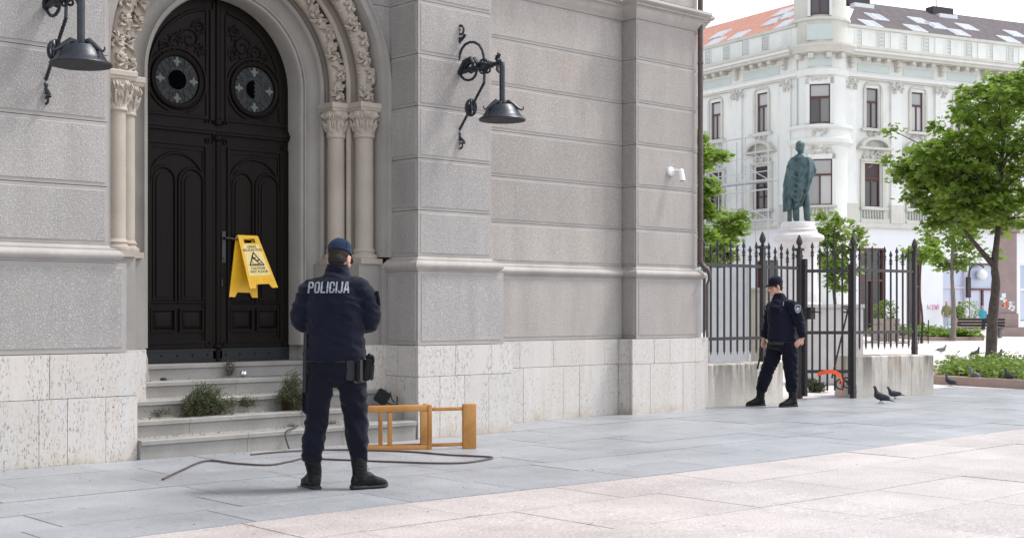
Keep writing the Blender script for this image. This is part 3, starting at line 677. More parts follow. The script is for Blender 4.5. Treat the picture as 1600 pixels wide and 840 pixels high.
    b = B(); b.tube([(XL+.10*cos(t_)-.05, sy+.09*sin(t_)+.02, zr+.06+.035*sin(2*t_)) for t_ in [k*.33 for k in range(15)]], .004, 5); b.tube([(XL, sy, zr+H0-.03), (XL+.01, sy, zr+.10)], .012, 6)
    b.obj('loose_wire', M['panelgrey'], root)
    return root
lamp = build_lamp()
lamp2 = copy_tree(lamp); lamp2.location = (8.895-4.466, YB, 3.0)
lamp2['label'] = 'black scrolled iron wall lamp left of the portal, its top cut by the photo edge'
# ------------------------------------------------------------------ security camera
p = onY(1046, 268, YP); sc = thing('security_camera', p, 'small white security camera on the corner pilaster', 'camera')
b = B(); b.tube([p, p+Vector((0, -.035, 0))], .058, 20); b.tube([p+Vector((0, -.035, 0)), p+Vector((0, -.05, 0))], [.058, .035], 20); b.obj('base', M['white'], sc)
b = B(); b.tube([p+Vector((.02, -.04, 0)), p+Vector((.035, -.085, .012)), p+Vector((.055, -.13, .0))], [.016, .018, .018], 10); b.obj('bracket', M['white'], sc)
hb = p+Vector((.062, -.135, .012)); he = p+Vector((.070, -.155, -.125))
b = B(); b.tube([hb-(he-hb)*.08, hb, he, he+(he-hb)*.02], [.03, .040, .043, .040], 18); b.obj('housing', M['white'], sc)
b = B(); b.tube([he+(he-hb)*.021, he+(he-hb)*.03], .034, 16); b.obj('lens', M['black'], sc)
# ------------------------------------------------------------------ wet floor sign hanging from the door handle
def text_mesh(body, size, name, mat, parent, place, bold=0., shear=0., world=True, ext=.0006, spacing=1.):
    cu = bpy.data.curves.new(name, 'FONT'); cu.body = body; cu.size = size; cu.align_x = 'CENTER'; cu.align_y = 'CENTER'; cu.offset = bold; cu.shear = shear; cu.extrude = ext; cu.space_character = spacing
    o = bpy.data.objects.new('tmp', cu); COL.objects.link(o); dg = bpy.context.evaluated_depsgraph_get()
    me = bpy.data.meshes.new_from_object(o.evaluated_get(dg)); bpy.data.objects.remove(o); me.name = name; me.transform(place); me.materials.clear(); me.materials.append(mat)
    return link(name, me, parent, world=world)
A0 = Vector((6.930, 11.80, 2.075)); wt, wb, Hh = .235, .335, .565
sg = thing('wet_floor_sign', A0, 'yellow folding wet floor warning sign hanging from the door handle', 'sign')
def sign_panel(name, org, ux, uz, t=.012):
    """trapezoid board with handle slot and foot notch; ux across, uz down"""
    un = ux.cross(uz).normalized()
    P = lambda a, c, d=0.: org+ux*a+uz*c+un*d
    def w_(c): return wt/2+(wb-wt)/2*c/Hh
    b = B()
    def quad(pts): b.add([P(a, c, -t/2) for a, c in pts]+[P(a, c, t/2) for a, c in pts], [(0, 1, 2, 3), (7, 6, 5, 4)]+[(i, i+4, (i+1) % 4+4, (i+1) % 4) for i in range(4)])
    W = lambda c, s: s*w_(c)
    quad([(W(0, -1), 0), (W(0, 1), 0), (W(.028, 1), .028), (W(.028, -1), .028)])
    quad([(W(.028, -1), .028), (-.068, .028), (-.066, .075), (W(.075, -1), .075)]); quad([(.068, .028), (W(.028, 1), .028), (W(.075, 1), .075), (.066, .075)])
    quad([(W(.075, -1), .075), (W(.075, 1), .075), (W(.52, 1), .52), (W(.52, -1), .52)])
    quad([(W(.52, -1), .52), (-.075, .52), (-.10, Hh), (W(Hh, -1), Hh)]); quad([(.075, .52), (W(.52, 1), .52), (W(Hh, 1), Hh), (.10, Hh)])
    o = b.obj(name, M['yellow'], sg, smooth=0); return o, P, un
uz_b = Vector((-.03, .03, -1)).normalized(); ux_b = Vector((1, 0, -.02)).normalized()
sign_panel('back_board', A0+Vector((.115, .02, -.005)), ux_b, uz_b*1.1)
uz_f = Vector((.175, -.30, -1)); uz_f = uz_f.normalized(); ux_f = Vector((1, 0, -.0)); ux_f = (ux_f-uz_f*ux_f.dot(uz_f)*.35).normalized()
fb_, PF, un = sign_panel('front_board', A0+Vector((.118, -.012, .0)), ux_f, uz_f)
if un.y > 0: un = -un
fx = ux_f; fz = (-uz_f-fx*(-uz_f).dot(fx)).normalized(); fn = fx.cross(fz)
def onboard(c, off=.0075, a=0.):
    o = A0+Vector((.118, -.012, 0))+ux_f*a+uz_f*c+un*off
    return Matrix(((fx.x, fz.x, un.x, o.x), (fx.y, fz.y, un.y, o.y), (fx.z, fz.z, un.z, o.z), (0, 0, 0, 1)))
b = B(); FB = lambda a, c, off=.0067: A0+Vector((.118, -.012, 0))+ux_f*a+uz_f*c+un*off
b.add([FB(-.095, .09), FB(.095, .09), FB(.128, .425), FB(-.128, .425)], [(0, 1, 2, 3)]); b.obj('print_field', M['signcream'], fb_, smooth=0)
for body, c, s_ in (('OPREZ', .118, .036), ('SKLIZAK POD', .152, .036), ('CAUTION', .350, .038), ('WET FLOOR', .388, .038)):
    text_mesh(body, s_, 'sign_lettering', M['ink'], fb_, onboard(c), .0006)
b = B()
tri = [(0, .178), (.082, .315), (-.082, .315)]
def bar2(p, q, w2, off=.0078):
    p = Vector(p); q = Vector(q); d = (q-p).normalized(); n_ = Vector((-d.y, d.x))*w2; p = p-d*w2*.7; q = q+d*w2*.7
    b.add([FB(*(p+n_), off), FB(*(p-n_), off), FB(*(q-n_), off), FB(*(q+n_), off)], [(0, 1, 2, 3)])
for i in range(3): bar2(tri[i], tri[(i+1) % 3], .0065)
for p_, q_, w2 in (((-.018, .238), (.008, .268), .009), ((.008, .268), (.038, .262), .007), ((.008, .268), (.030, .292), .007), ((.030, .292), (.052, .300), .005), ((-.018, .238), (-.040, .252), .005), ((-.012, .240), (.012, .232), .005), ((-.05, .300), (.03, .303), .003), ((-.04, .275), (-.045, .290), .004)): bar2(p_, q_, w2)
b.add([FB(-.024+.012*cos(2*pi*k/10), .222+.012*sin(2*pi*k/10), .0078) for k in range(10)], [tuple(range(10))]); b.obj('warning_triangle', M['ink'], fb_, smooth=0)
b = B()
for k in range(6):
    for s in (-1, 1): b.tube([FB(s*(.03+.020*k-.018), .455, .006), FB(s*(.03+.020*k), .505, .006)], .0035, 5)
b.obj('embossed_ribs', M['yellow'], fb_)
b = B(); b.tube([A0+Vector((.0, .0, .002)), A0+Vector((.235, 0, .002))], .011, 10); b.obj('hinge_bar', M['yellow'], sg)
# ------------------------------------------------------------------ fallen bar stool
so = onZ(744, 700); se = onZ(572, 705.5); ax = (se-so); Ls = ax.length; ax.normalize(); rzs = atan2(ax.y, ax.x)
st = thing('bar_stool', (so.x, so.y, .0), 'varnished wooden bar stool lying on its side by the steps', 'stool', None, rzs)
def sbox(name, *a, bev=.006, par=st):
    b = B(); b.box(*a); me = b.mesh(name, M['oak'], 0)
    bm = bmesh.new(); bm.from_mesh(me); bmesh.ops.bevel(bm, geom=bm.edges[:], offset=bev, segments=2, affect='EDGES', profile=.5); bm.to_mesh(me); bm.free(); shade(me, 40); return link(name, me, par, world=False)
DY = -.30      # the far side frame lies behind the near one
sbox('seat', .0, .135, -.030, .022, .0, .428, bev=.014)
for y in (-.012,):
    for z0, z1 in ((.028, .060), (.365, .398)): sbox('leg', .130, .440, y-.016, y+.016, z0, z1)
sbox('cross_board', .435, .475, -.20, .018, -.0, .424); sbox('cross_board', .476, .545, -.022, .016, .052, .366)
for z0, z1 in ((.0, .052), (.366, .424)): sbox('side_rail', .476, Ls+.08, -.024, .014, z0, z1)
for x0 in (.815, Ls+.03): sbox('stretcher', x0, x0+.042, -.020, .012, .053, .365)
for z0, z1 in ((.002, .045), (.372, .415)): sbox('side_rail', .476, Ls+.08, -.20, -.165, z0, z1)
sbox('stretcher', .872, .908, -.198, -.167, .046, .371)
# ------------------------------------------------------------------ cable on the ground
def smoothpts(pts, n=6):
    pts = [Vector(p) for p in pts]; out = []
    for i in range(len(pts)-1):
        p0, p1, p2, p3 = pts[max(i-1, 0)], pts[i], pts[i+1], pts[min(i+2, len(pts)-1)]
        for k in range(n):
            t = k/n; out.append(.5*((2*p1)+(p2-p0)*t+(2*p0-5*p1+4*p2-p3)*t*t+(3*p1-p0-3*p2+p3)*t**3))
    return out+[pts[-1]]
cpx = [(254, 752), (285, 737), (322, 722), (370, 726), (418, 728), (452, 722), (478, 716), (520, 718), (600, 720.5), (680, 722.5), (730, 721), (768, 713.5), (758, 711), (700, 708.5), (640, 704), (560, 702), (500, 702.5), (440, 706), (392, 711)]
cp = []
for x, y in cpx:
    q = onZ(x, y, .025); q.z = gz(q.x)+.009
    if q.y > 10.40: q.y = 10.40
    cp.append(q)
b = B(); b.tube(smoothpts(cp), .0085, 8); cab = b.obj('power_cable', M['cable']); tag(cab, 'thin brown cable looping across the grey paving below the steps', 'cable')
b = B(); l0 = onZ(470, 703, .03); b.tube(smoothpts([(l0.x, 10.395, .03), (l0.x-.03, 10.39, .10), (l0.x-.04, 10.40, .17), (l0.x+.0, 10.405, .206), (l0.x+.10, 10.47, .212), (l0.x+.16, 10.52, .212)]), .008, 7)
tag(b.obj('thin_wire', M['cable']), 'thin wire bent up over the lowest step behind the policeman', 'wire')
# ------------------------------------------------------------------ black floodlight on the second step
fp = Vector((8.03, 10.80, .341)); fl = thing('floodlight', fp, 'small black floodlight tipped over on the step beside the buttress', 'floodlight', None, radians(-35))
def rot_box(b, c, sx, sy, sz, ang):
    m = Matrix.Translation(c) @ Matrix.Rotation(ang, 4, 'Y'); o = b.xf; b.xf = m; b.box(-sx, sx, -sy, sy, -sz, sz); b.xf = o
b = B(); rot_box(b, (0, 0, .088), .072, .03, .072, radians(32)); me = b.mesh('housing', M['black'], 0); bm = bmesh.new(); bm.from_mesh(me); bmesh.ops.bevel(bm, geom=bm.edges[:], offset=.012, segments=2, affect='EDGES'); bm.to_mesh(me); bm.free(); link('housing', me, fl, world=False)
b = B(); rot_box(b, (0, -.031, .088), .058, .003, .058, radians(32)); b.obj('front_glass', M['leadglass'], fl, smooth=0, world=False)
b = B(); b.tube([(.05, 0, .03), (.10, .0, .004), (.15, 0, .008), (.155, 0, .09)], .008, 6); b.tube([(.08, 0, .14), (.10, .01, .06), (.13, .0, .03)], .006, 6); b.obj('bracket', M['black'], fl, world=False)
# crumpled foil ball
q = onY(374, 582, 11.50); b = B(); b.ell((0, 0, .03), .042, .035, .030, 10, 8); me = b.mesh('foil_ball', M['foil'], 0)
for v in me.vertices: v.co += Vector((noise.noise(v.co*60), noise.noise(v.co*60+Vector((9, 0, 0))), noise.noise(v.co*60+Vector((0, 9, 0)))))*.010
fo = link('foil_ball', me); fo.location = (6.86, 11.56, .646); tag(fo, 'crumpled silver foil ball under the door on the upper step', 'litter')
q = B(); q.ell((5.98, 11.55, .655), .035, .025, .016, 9, 6); tag(q.obj('dark_pebble', M['black']), 'small dark lump lying on the fourth step at the left', 'litter')
# ------------------------------------------------------------------ weeds growing in the steps
def leafquad(b, p, d, n, L, W):
    s = d.cross(n).normalized()*W; b.add([p, p+d*L*.5+s+n*L*.06, p+d*L, p+d*L*.5-s+n*L*.06], [(0, 1, 2, 3)])
def weed(name, c, rx, ry, h, nst, nleaf, label, seed, droop=.2, leaf=.016, lean=(0, -.3)):
    rr = random.Random(seed); root = thing(name, c, label, 'plant', 'weeds growing in the church steps')
    bs, bl = B(), B(); c = Vector(c)
    for k in range(nst):
        a = rr.uniform(0, 2*pi); q = rr.uniform(.15, 1); top = c+Vector((rx*q*cos(a)+lean[0]*h*q, ry*q*sin(a)+lean[1]*h*q, h*rr.uniform(.15, 1)*(1-.45*q*q)-.02))
        base = c+Vector((rx*.6*q*cos(a)+rr.gauss(0, rx*.08), .03*sin(a), .0)); mid = base.lerp(top, .55)+Vector((rr.uniform(-.03, .03), rr.uniform(-.03, .03), h*.14))
        pts = smoothpts([base, mid, top+Vector((0, 0, -droop*h*q))], 4); bs.tube(pts, [.0019*(1-.6*i/len(pts)) for i in range(len(pts))], 4)
        for j in range(nleaf):
            t = rr.uniform(.2, 1); i = min(int(t*(len(pts)-1)), len(pts)-2); p = pts[i].lerp(pts[i+1], rr.random())+Vector((rr.gauss(0, .016), rr.gauss(0, .016), rr.gauss(0, .014)))
            p.z = max(p.z, c.z-.02 if p.y > c.y-.12 else c.z-.13)
            d = Vector((rr.gauss(0, 1), rr.gauss(0, 1), rr.gauss(.5, .7))).normalized(); n = Vector((rr.gauss(0, .6), rr.gauss(-.3, .6), 1)).normalized()
            leafquad(bl, p, d, n, leaf*rr.uniform(.7, 1.7), leaf*.28)
    bs.obj('stems', M['twig'], root, smooth=60, kind='stuff'); bl.obj('foliage', M['weed'], root, smooth=0, kind='stuff')
    return root
weed('weed_bush', (6.06, 10.94, .342), .29, .17, .36, 210, 36, 'large dense bush of weeds with reddish stems on the second step, left', 4)
weed('weed_bush', (6.48, 10.99, .40), .30, .05, .12, 40, 20, 'low strip of weeds trailing right of the large reddish bush', 5)
weed('weed_bush', (7.04, 10.95, .342), .24, .14, .46, 170, 32, 'tall green weed clump on the step just left of the policeman', 6)
weed('weed_bush', (5.66, 11.00, .36), .16, .05, .10, 16, 12, 'thin straggling weeds on the third step at the far left', 8)
weed('weed_sprig', (6.74, 11.63, .66), .07, .03, .24, 16, 16, 'small green sprig hanging below the door seam on the top step', 7)
for k, (x, y) in enumerate(((7.35, 10.74), (7.62, 10.74), (6.9, 10.74))):
    weed('moss_tuft', (x, y-.02, .199), .07, .02, .05, 10, 8, ['tiny tuft of moss on the lowest step between the policeman legs', 'tiny tuft of moss on the lowest step behind the stool', 'tiny tuft of moss on the lowest step left of the policeman'][k], 20+k, leaf=.012)

# dry leaves, grit and soil swept into the corners of the steps and paving
b = B(); rd = random.Random(77)
for k in range(900):
    st_i = rd.choice((0, 0, 1, 1, 1, 2, 3)); x = rd.uniform(5.3, 8.15); y = SF[st_i]+(.27 if st_i < 4 else .2)*rd.random()**.4; z = SZ[st_i]+.002
    s_ = rd.uniform(.003, .011); a = rd.uniform(0, 6.28); b.add([(x+s_*cos(a), y+s_*sin(a), z), (x-s_*.5*sin(a), y+s_*.5*cos(a), z+s_*.5), (x-s_*cos(a), y-s_*sin(a), z+.001), (x+s_*.5*sin(a), y-s_*.5*cos(a), z+.0005)], [(0, 1, 2, 3)])
for k in range(420):
    x = rd.uniform(3, 14); y = (10.42 if 5.2 < x < 8.2 else (10.5 if x < 9.6 else 11.3))-abs(rd.gauss(0, .12))-.005 if rd.random() < .55 else rd.uniform(6, 11); z = gz(x)+.003
    s_ = rd.uniform(.003, .010); a = rd.uniform(0, 6.28); b.add([(x+s_*cos(a), y+s_*sin(a), z), (x-s_*.5*sin(a), y+s_*.5*cos(a), z+s_*.4), (x-s_*cos(a), y-s_*sin(a), z+.001), (x+s_*.5*sin(a), y-s_*.5*cos(a), z+.0005)], [(0, 1, 2, 3)])
tag(b.obj('step_debris', M['soil'], smooth=0, kind='stuff'), 'dry bits of leaf and grit on the church steps and paving', 'debris')
# ------------------------------------------------------------------ people
def cat(pts, n=4): return smoothpts(pts, n)
def catr(rs_, n=4):
    out = []
    for a, c in zip(rs_, rs_[1:]): out += [a+(c-a)*k/n for k in range(n)]
    return out+[rs_[-1]]
def limb(b, pts, rad, n=14, k=4): b.tube(cat(pts, k), catr(rad, k), n)
def torso(b, st, n=22):
    rings = []
    for (cx, cy, z, rx, ry, yaw) in st:
        ca, sa = cos(radians(yaw)), sin(radians(yaw)); ring = []
        for k in range(n):
            a = 2*pi*k/n; x = rx*math.copysign(abs(cos(a))**.85, cos(a)); y = ry*math.copysign(abs(sin(a))**.85, sin(a)); ring.append((cx+x*ca-y*sa, cy+x*sa+y*ca, z))
        rings.append(ring)
    b.loft(rings)
def headxf(c, yaw, pitch, roll=0): return Matrix.Translation(c) @ Matrix.Rotation(radians(yaw), 4, 'Z') @ Matrix.Rotation(radians(pitch), 4, 'X') @ Matrix.Rotation(radians(roll), 4, 'Y')
def head(b, xf):
    o = b.xf; b.xf = xf
    b.ell((0, -.012, .035), .074, .094, .083, 20, 14); b.ell((0, .022, -.02), .064, .070, .085, 18, 12); b.ell((0, .045, -.075), .042, .042, .036, 14, 9)
    b.ell((0, .055, -.095), .024, .026, .022, 10, 7); b.tube([(0, .078, .025), (0, .098, -.005), (0, .110, -.026), (0, .092, -.034)], [.010, .012, .016, .012], 8)
    b.ell((.013, .096, -.03), .009, .010, .008, 8, 5); b.ell((-.013, .096, -.03), .009, .010, .008, 8, 5)
    b.ell((0, .080, .038), .050, .014, .010, 12, 6); b.ell((0, .083, -.058), .024, .013, .007, 10, 6); b.ell((0, .081, -.069), .021, .013, .008, 10, 6)
    for s in (-1, 1):
        b.ell((s*.048, .055, -.018), .022, .024, .024, 8, 6)
        b.ell((s*.079, -.012, -.012), .010, .020, .033, 10, 8, Matrix.Rotation(s*-.25, 3, 'Z')); b.ell((s*.082, -.010, .010), .011, .017, .014, 8, 6)
    b.xf = o
def hand(b, wr, tip, out, side=1, curl=.5, L=.185):
    """palm with five bent fingers from wrist towards tip; out = back-of-hand direction"""
    wr, d = Vector(wr), (Vector(tip)-Vector(wr)).normalized(); out = Vector(out); out = (out-d*out.dot(d)).normalized(); ac = d.cross(out)*side
    pl = L*.5
    b.loft([[wr+d*(pl*f)+ac*(w_*cos(2*pi*k/10))+out*(t*sin(2*pi*k/10)) for k in range(10)] for f, w_, t in ((-.15, .026, .02), (.1, .03, .02), (.5, .039, .016), (1., .040, .013))])
    for i, (o_, ln) in enumerate(((-.031, .38), (-.011, .44), (.010, .42), (.030, .33))):
        p = wr+d*pl*.95+ac*o_; pts = [p]; ang = 0
        for sgm in (.42, .32, .26):
            ang += curl*(.75+.1*i); q = pts[-1]+(d*cos(ang)-out*sin(ang))*(L*ln*sgm); pts.append(q)
        b.tube(pts, [.0092, .0088, .0082, .0068], 7)
    p = wr+d*pl*.25-ac*.030; q = p+(d*.75-ac*.55-out*.25).normalized()*.04; r = q+(d*.95-ac*.05-out*.35).normalized()*.032
    b.tube([p, q, r], [.012, .0105, .008], 7)
def boot(bb, bs, heel, toe, ank, hs=.17, sh=.062):
    """boot from a heel and toe ground point; shaft up to the ankle point"""
    heel, toe = Vector(heel), Vector(toe); f = (toe-heel); L = f.length; f.normalize(); s = Vector((0, 0, 1)).cross(f)
    def ring(t, w_, z0, z1, n=14):
        c = heel+f*(L*t); out = []
        for k in range(n):
            a = 2*pi*k/n; out.append(c+s*(w_*math.copysign(abs(cos(a))**.7, cos(a)))+Vector((0, 0, (z0+z1)/2+(z1-z0)/2*math.copysign(abs(sin(a))**.8, sin(a)))))
        return out
    bb.loft([ring(t, w_*.93, .012, h) for t, w_, h in ((.0, .022, .07), (.03, .034, .10), (.14, .041, .125), (.32, .043, .135), (.5, .045, .118), (.66, .050, .088), (.82, .050, .072), (.94, .040, .058), (1.0, .022, .042))])
    bs.loft([ring(t, w_*1.0, .0, h) for t, w_, h in ((-.03, .022, .032), (.0, .036, .034), (.14, .041, .034), (.45, .040, .026), (.66, .052, .026), (.85, .050, .028), (.97, .036, .034), (1.02, .02, .036))])
    an = heel+f*L*.22; a2 = Vector(ank)
    limb(bb, [an+Vector((0, 0, .06)), an+Vector((0, 0, .13)), an.lerp(a2, .6)+Vector((0, 0, .0)) if 0 else Vector((an.x*.5+a2.x*.5, an.y*.5+a2.y*.5, .19)), (a2.x, a2.y, hs+.07)], [.05, sh*.92, sh, sh*1.03], 14)
    for k in range(5):
        z = .105+.028*k; c = heel+f*(L*(.50-.055*k)); bb.tube([c+s*.026+Vector((0, 0, z)), c+f*.012+Vector((0, 0, z+.008)), c-s*.026+Vector((0, 0, z))], .0045, 5)
def fold(amp, f1=(8, 8, 17), f2=(22, 22, 30), seed=0.):
    o = Vector((seed, seed*.7, 0))
    def w_(c):
        n = noise.noise(Vector((c.x*f1[0], c.y*f1[1], c.z*f1[2]+c.x*6))+o); m = noise.noise(Vector((c.x*f2[0], c.y*f2[1], c.z*f2[2]-c.x*10))+o)
        return amp*((1-2.2*abs(n))*.8+.35*m)
    return w_
def cap(root, xf, mat, brim_mat=None):
    xf = xf @ Matrix.Translation((0, -.006, .016)) @ Matrix.Rotation(radians(5), 4, 'X')
    b = B(xf=xf); rings = []
    for k in range(9):
        a = k/8*pi/2; rings.append([((.084*cos(a)**.75+.0)*cos(2*pi*j/24), -.010+(.104*cos(a)**.75)*sin(2*pi*j/24), .052+.082*sin(a)) for j in range(24)])
    band = [[(r_*.085*cos(2*pi*j/24), -.010+r_*.105*sin(2*pi*j/24), z) for j in range(24)] for r_, z in ((.97, .030), (1.0, .032))]
    b.loft(band+rings[:-1]); b.ell((0, -.01, .134), .010, .010, .006, 8, 5)
    for j in range(6):
        b.tube([(.0855*cos(a)**.75*cos(j*pi/3+.5), -.01+.1055*cos(a)**.75*sin(j*pi/3+.5), .052+.083*sin(a)) for a in [k/6*pi/2*.96 for k in range(7)]], .0018, 4)
    c = b.obj('cap', mat, root, world=False, smooth=50)
    b = B(xf=xf); top, bot = [], []
    for k in range(13):
        a = radians(12+156*k/12); i = (.082*cos(a), -.010+.102*sin(a), .036)
        o = (.090*cos(a), -.010+.102*sin(a)+.078*sin(a)**1.3, .030-.016*sin(a)-.022*cos(a)**2); top.append((i, o))
    n = len(top); vs = [p for io in top for p in io]+[(p[0], p[1], p[2]-.004) for io in top for p in io]
    fs = [(2*k, 2*k+1, 2*k+3, 2*k+2) for k in range(n-1)]+[(2*n+2*k, 2*n+2*k+2, 2*n+2*k+3, 2*n+2*k+1) for k in range(n-1)]+[(2*k+1, 2*n+2*k+1, 2*n+2*k+3, 2*k+3) for k in range(n-1)]
    b.add(vs, fs); b.obj('cap_brim', brim_mat or mat, c, world=False, smooth=50)
def bevbox(name, mat, par, c, s, rot=None, bev=.008):
    b = B(); b.box(-s[0], s[0], -s[1], s[1], -s[2], s[2]); me = b.mesh(name, mat, 0)
    bm = bmesh.new(); bm.from_mesh(me); bmesh.ops.bevel(bm, geom=bm.edges[:], offset=bev, segments=2, affect='EDGES'); bm.to_mesh(me); bm.free(); shade(me, 40)
    me.transform(Matrix.Translation(c) @ (rot if rot is not None else Matrix())); return link(name, me, par, world=False)
def heading(px_): return HEAD+math.atan((800-px_)/FPX)-pi/2
# -------- near policeman, seen from behind
g0 = onZ(524, 763.5, .031)
cop = thing('person', (g0.x, g0.y, .031), 'police officer from behind, navy uniform with POLICIJA on the back, before the church steps', 'person', None, heading(524))
Y1 = -14
hx = headxf((.030, .060, 1.652), -23, -24)
body = B()
torso(body, [(0, 0, .84, .13, .09, Y1), (0, 0, .95, .15, .10, Y1), (0, 0, 1.12, .14, .09, Y1), (0, 0, 1.32, .165, .10, Y1), (0, .0, 1.42, .15, .085, Y1), (.008, .005, 1.49, .07, .06, Y1)])
limb(body, [(.012, .0, 1.46), (.018, .018, 1.55), (.03, .045, 1.63)], [.062, .058, .058])
head(body, hx)
for s, el, wr in ((-1, (-.238, .05, 1.205), (-.09, .25, 1.20)), (1, (.242, -.01, 1.205), (.14, .24, 1.20))):
    limb(body, [(s*.10, -s*.02, 1.42), (s*.18, -s*.042, 1.40), (s*.215, el[1]*.5+.01, 1.31), (s*.240, el[1]+.01, 1.205), wr], [.04, .04, .036, .032, .028])
hand(body, (-.09, .262, 1.20), (.02, .33, 1.22), (0, .3, 1), 1, .6); hand(body, (.13, .252, 1.20), (.02, .33, 1.22), (0, .3, 1), -1, .6)
LL = [(-.095, 0, .88), (-.125, .0, .66), (-.137, .02, .50), (-.160, .0, .33), (-.172, .0, .14)]; RL = [(.090, 0, .88), (.128, .0, .66), (.145, .02, .50), (.165, .0, .33), (.170, .0, .14)]
for L in (LL, RL): limb(body, L, [.08, .06, .04, .035, .028])
link('body', fuse(body, .0075, 'body', M['skin'], 2), cop, world=False)
b = B(); b.xf = hx; b.ell((0, -.019, .030), .0775, .097, .080, 20, 14); b.ell((0, -.045, -.02), .066, .064, .062, 16, 10); b.xf = None
link('hair', fuse(b, .006, 'hair', M['hair'], 2), cop, world=False)
cap(cop, hx, M['capblue'], M['belt'])
jk = B()
torso(jk, [(-.002, 0, .930, .206, .138, Y1), (-.002, 0, .965, .218, .146, Y1), (0, 0, 1.06, .208, .142, Y1), (0, 0, 1.20, .205, .142, Y1), (0, -.004, 1.33, .218, .146, Y1), (0, 0, 1.42, .205, .132, Y1), (.003, .003, 1.48, .155, .105, Y1), (.01, .01, 1.525, .095, .085, Y1), (.014, .018, 1.56, .075, .075, Y1), (.016, .022, 1.60, .071, .074, Y1)])
for s, sh, el, wr in ((-1, (-.172, .042, 1.425), (-.246, .05, 1.20), (-.09, .255, 1.205)), (1, (.176, -.043, 1.425), (.250, -.012, 1.20), (.14, .245, 1.205))):
    mid = Vector(sh).lerp(Vector(el), .5)+Vector((s*.022, -.012, .0))
    limb(jk, [Vector(sh)+Vector((-s*.09, 0, .02)), sh, mid, el, Vector(el).lerp(Vector(wr), .5)+Vector((0, .01, -.015)), wr], [.080, .084, .074, .066, .058, .046])
    jk.ell(el, .062, .062, .056, 12, 8)
jme = fuse(jk, .010, 'jacket', M['navy'], 3, fold(.015, (7, 7, 15), (20, 20, 28), 2.)); jo = link('jacket', jme, cop, world=False)
tr_ = B()
torso(tr_, [(0, 0, .74, .05, .06, 0), (0, 0, .80, .185, .118, Y1*.5), (0, 0, .88, .192, .128, Y1), (0, 0, .97, .182, .120, Y1)])
limb(tr_, [(-.095, 0, .90), (-.120, .0, .70), (-.132, .018, .54), (-.148, .005, .40), (-.160, -.004, .30), (-.168, -.004, .205)], [.105, .098, .081, .080, .074, .066])
limb(tr_, [(.092, 0, .90), (.126, .0, .70), (.146, .018, .54), (.158, .005, .40), (.164, -.004, .30), (.166, -.004, .205)], [.105, .100, .083, .080, .072, .064])
link('trousers', fuse(tr_, .010, 'trousers', M['navy2'], 4, fold(.014, (9, 9, 13), (20, 20, 26), 5.)), cop, world=False)
for h_, t_, a_ in (((-.130, -.045, 0), (-.222, .215, 0), (-.170, 0, .2)), ((.118, -.045, 0), (.368, .085, 0), (.166, -.01, .2))):
    bb, bs = B(), B(); boot(bb, bs, h_, t_, a_, .17, .058)
    o_ = link('boot', fuse(bb, .006, 'boot', M['boot'], 1, fold(.002, (30, 30, 40), (60, 60, 60))), cop, world=False); bs.obj('sole', M['sole'], o_, world=False)

LETTERS = {'P': [[(0, 0), (0, 1), (.42, 1), (.52, .9), (.52, .58), (.42, .48), (0, .48)]], 'O': [[(.10, 0), (.42, 0), (.52, .12), (.52, .88), (.42, 1), (.10, 1), (0, .88), (0, .12), (.10, 0)]], 'L': [[(0, 1), (0, 0), (.46, 0)]], 'I': [[(0, 0), (0, 1)]],
           'C': [[(.52, .72), (.52, .88), (.42, 1), (.10, 1), (0, .88), (0, .12), (.10, 0), (.42, 0), (.52, .12), (.52, .28)]], 'J': [[(.40, 1), (.40, .12), (.30, 0), (.08, 0), (-.02, .10)]], 'A': [[(-.02, 0), (.20, 1), (.36, 1), (.58, 0)], [(.08, .28), (.48, .28)]]}
LWID = {'P': .52, 'O': .52, 'L': .46, 'I': 0., 'C': .52, 'J': .40, 'A': .56}
def block_text(word, x0, x1, z0, z1, y, th=.22, slant=.10):
    """heavy block capitals built as mitred strokes in the xz plane"""
    tot = sum(LWID[c] for c in word)+.36*(len(word)-1); k = (x1-x0)/(tot+th); h = z1-z0-th*k; b = B(); cx = x0+th*k/2
    for c in word:
        for st in LETTERS[c]:
            pts = [Vector((p[0]*k, p[1]*h)) for p in st]; cl = (pts[0]-pts[-1]).length < 1e-6
            if cl: pts = pts[:-1]
            n = len(pts); L_, R_s = [], []
            for i, p in enumerate(pts):
                d0 = (p-pts[i-1]).normalized() if (i or cl) else None; d1 = (pts[(i+1) % n]-p).normalized() if (i < n-1 or cl) else None
                ns = [Vector((-d.y, d.x)) for d in (d0, d1) if d is not None]; m = ns[0] if len(ns) == 1 else (ns[0]+ns[1])/max(.35, 1+ns[0].dot(ns[1]))
                e = Vector((0, 0))
                if not cl and i == 0: e = -d1*th*k/2
                if not cl and i == n-1: e = d0*th*k/2
                L_.append(p+e+m*th*k/2); R_s.append(p+e-m*th*k/2)
            f = lambda v: (cx+v.x+slant*v.y, y, z0+th*k/2+v.y)
            b.add([f(v) for v in L_]+[f(v) for v in R_s], [(i, (i+1) % n, (i+1) % n+n, i+n) for i in range(n if cl else n-1)])
        cx += (LWID[c]+.36)*k
    return b
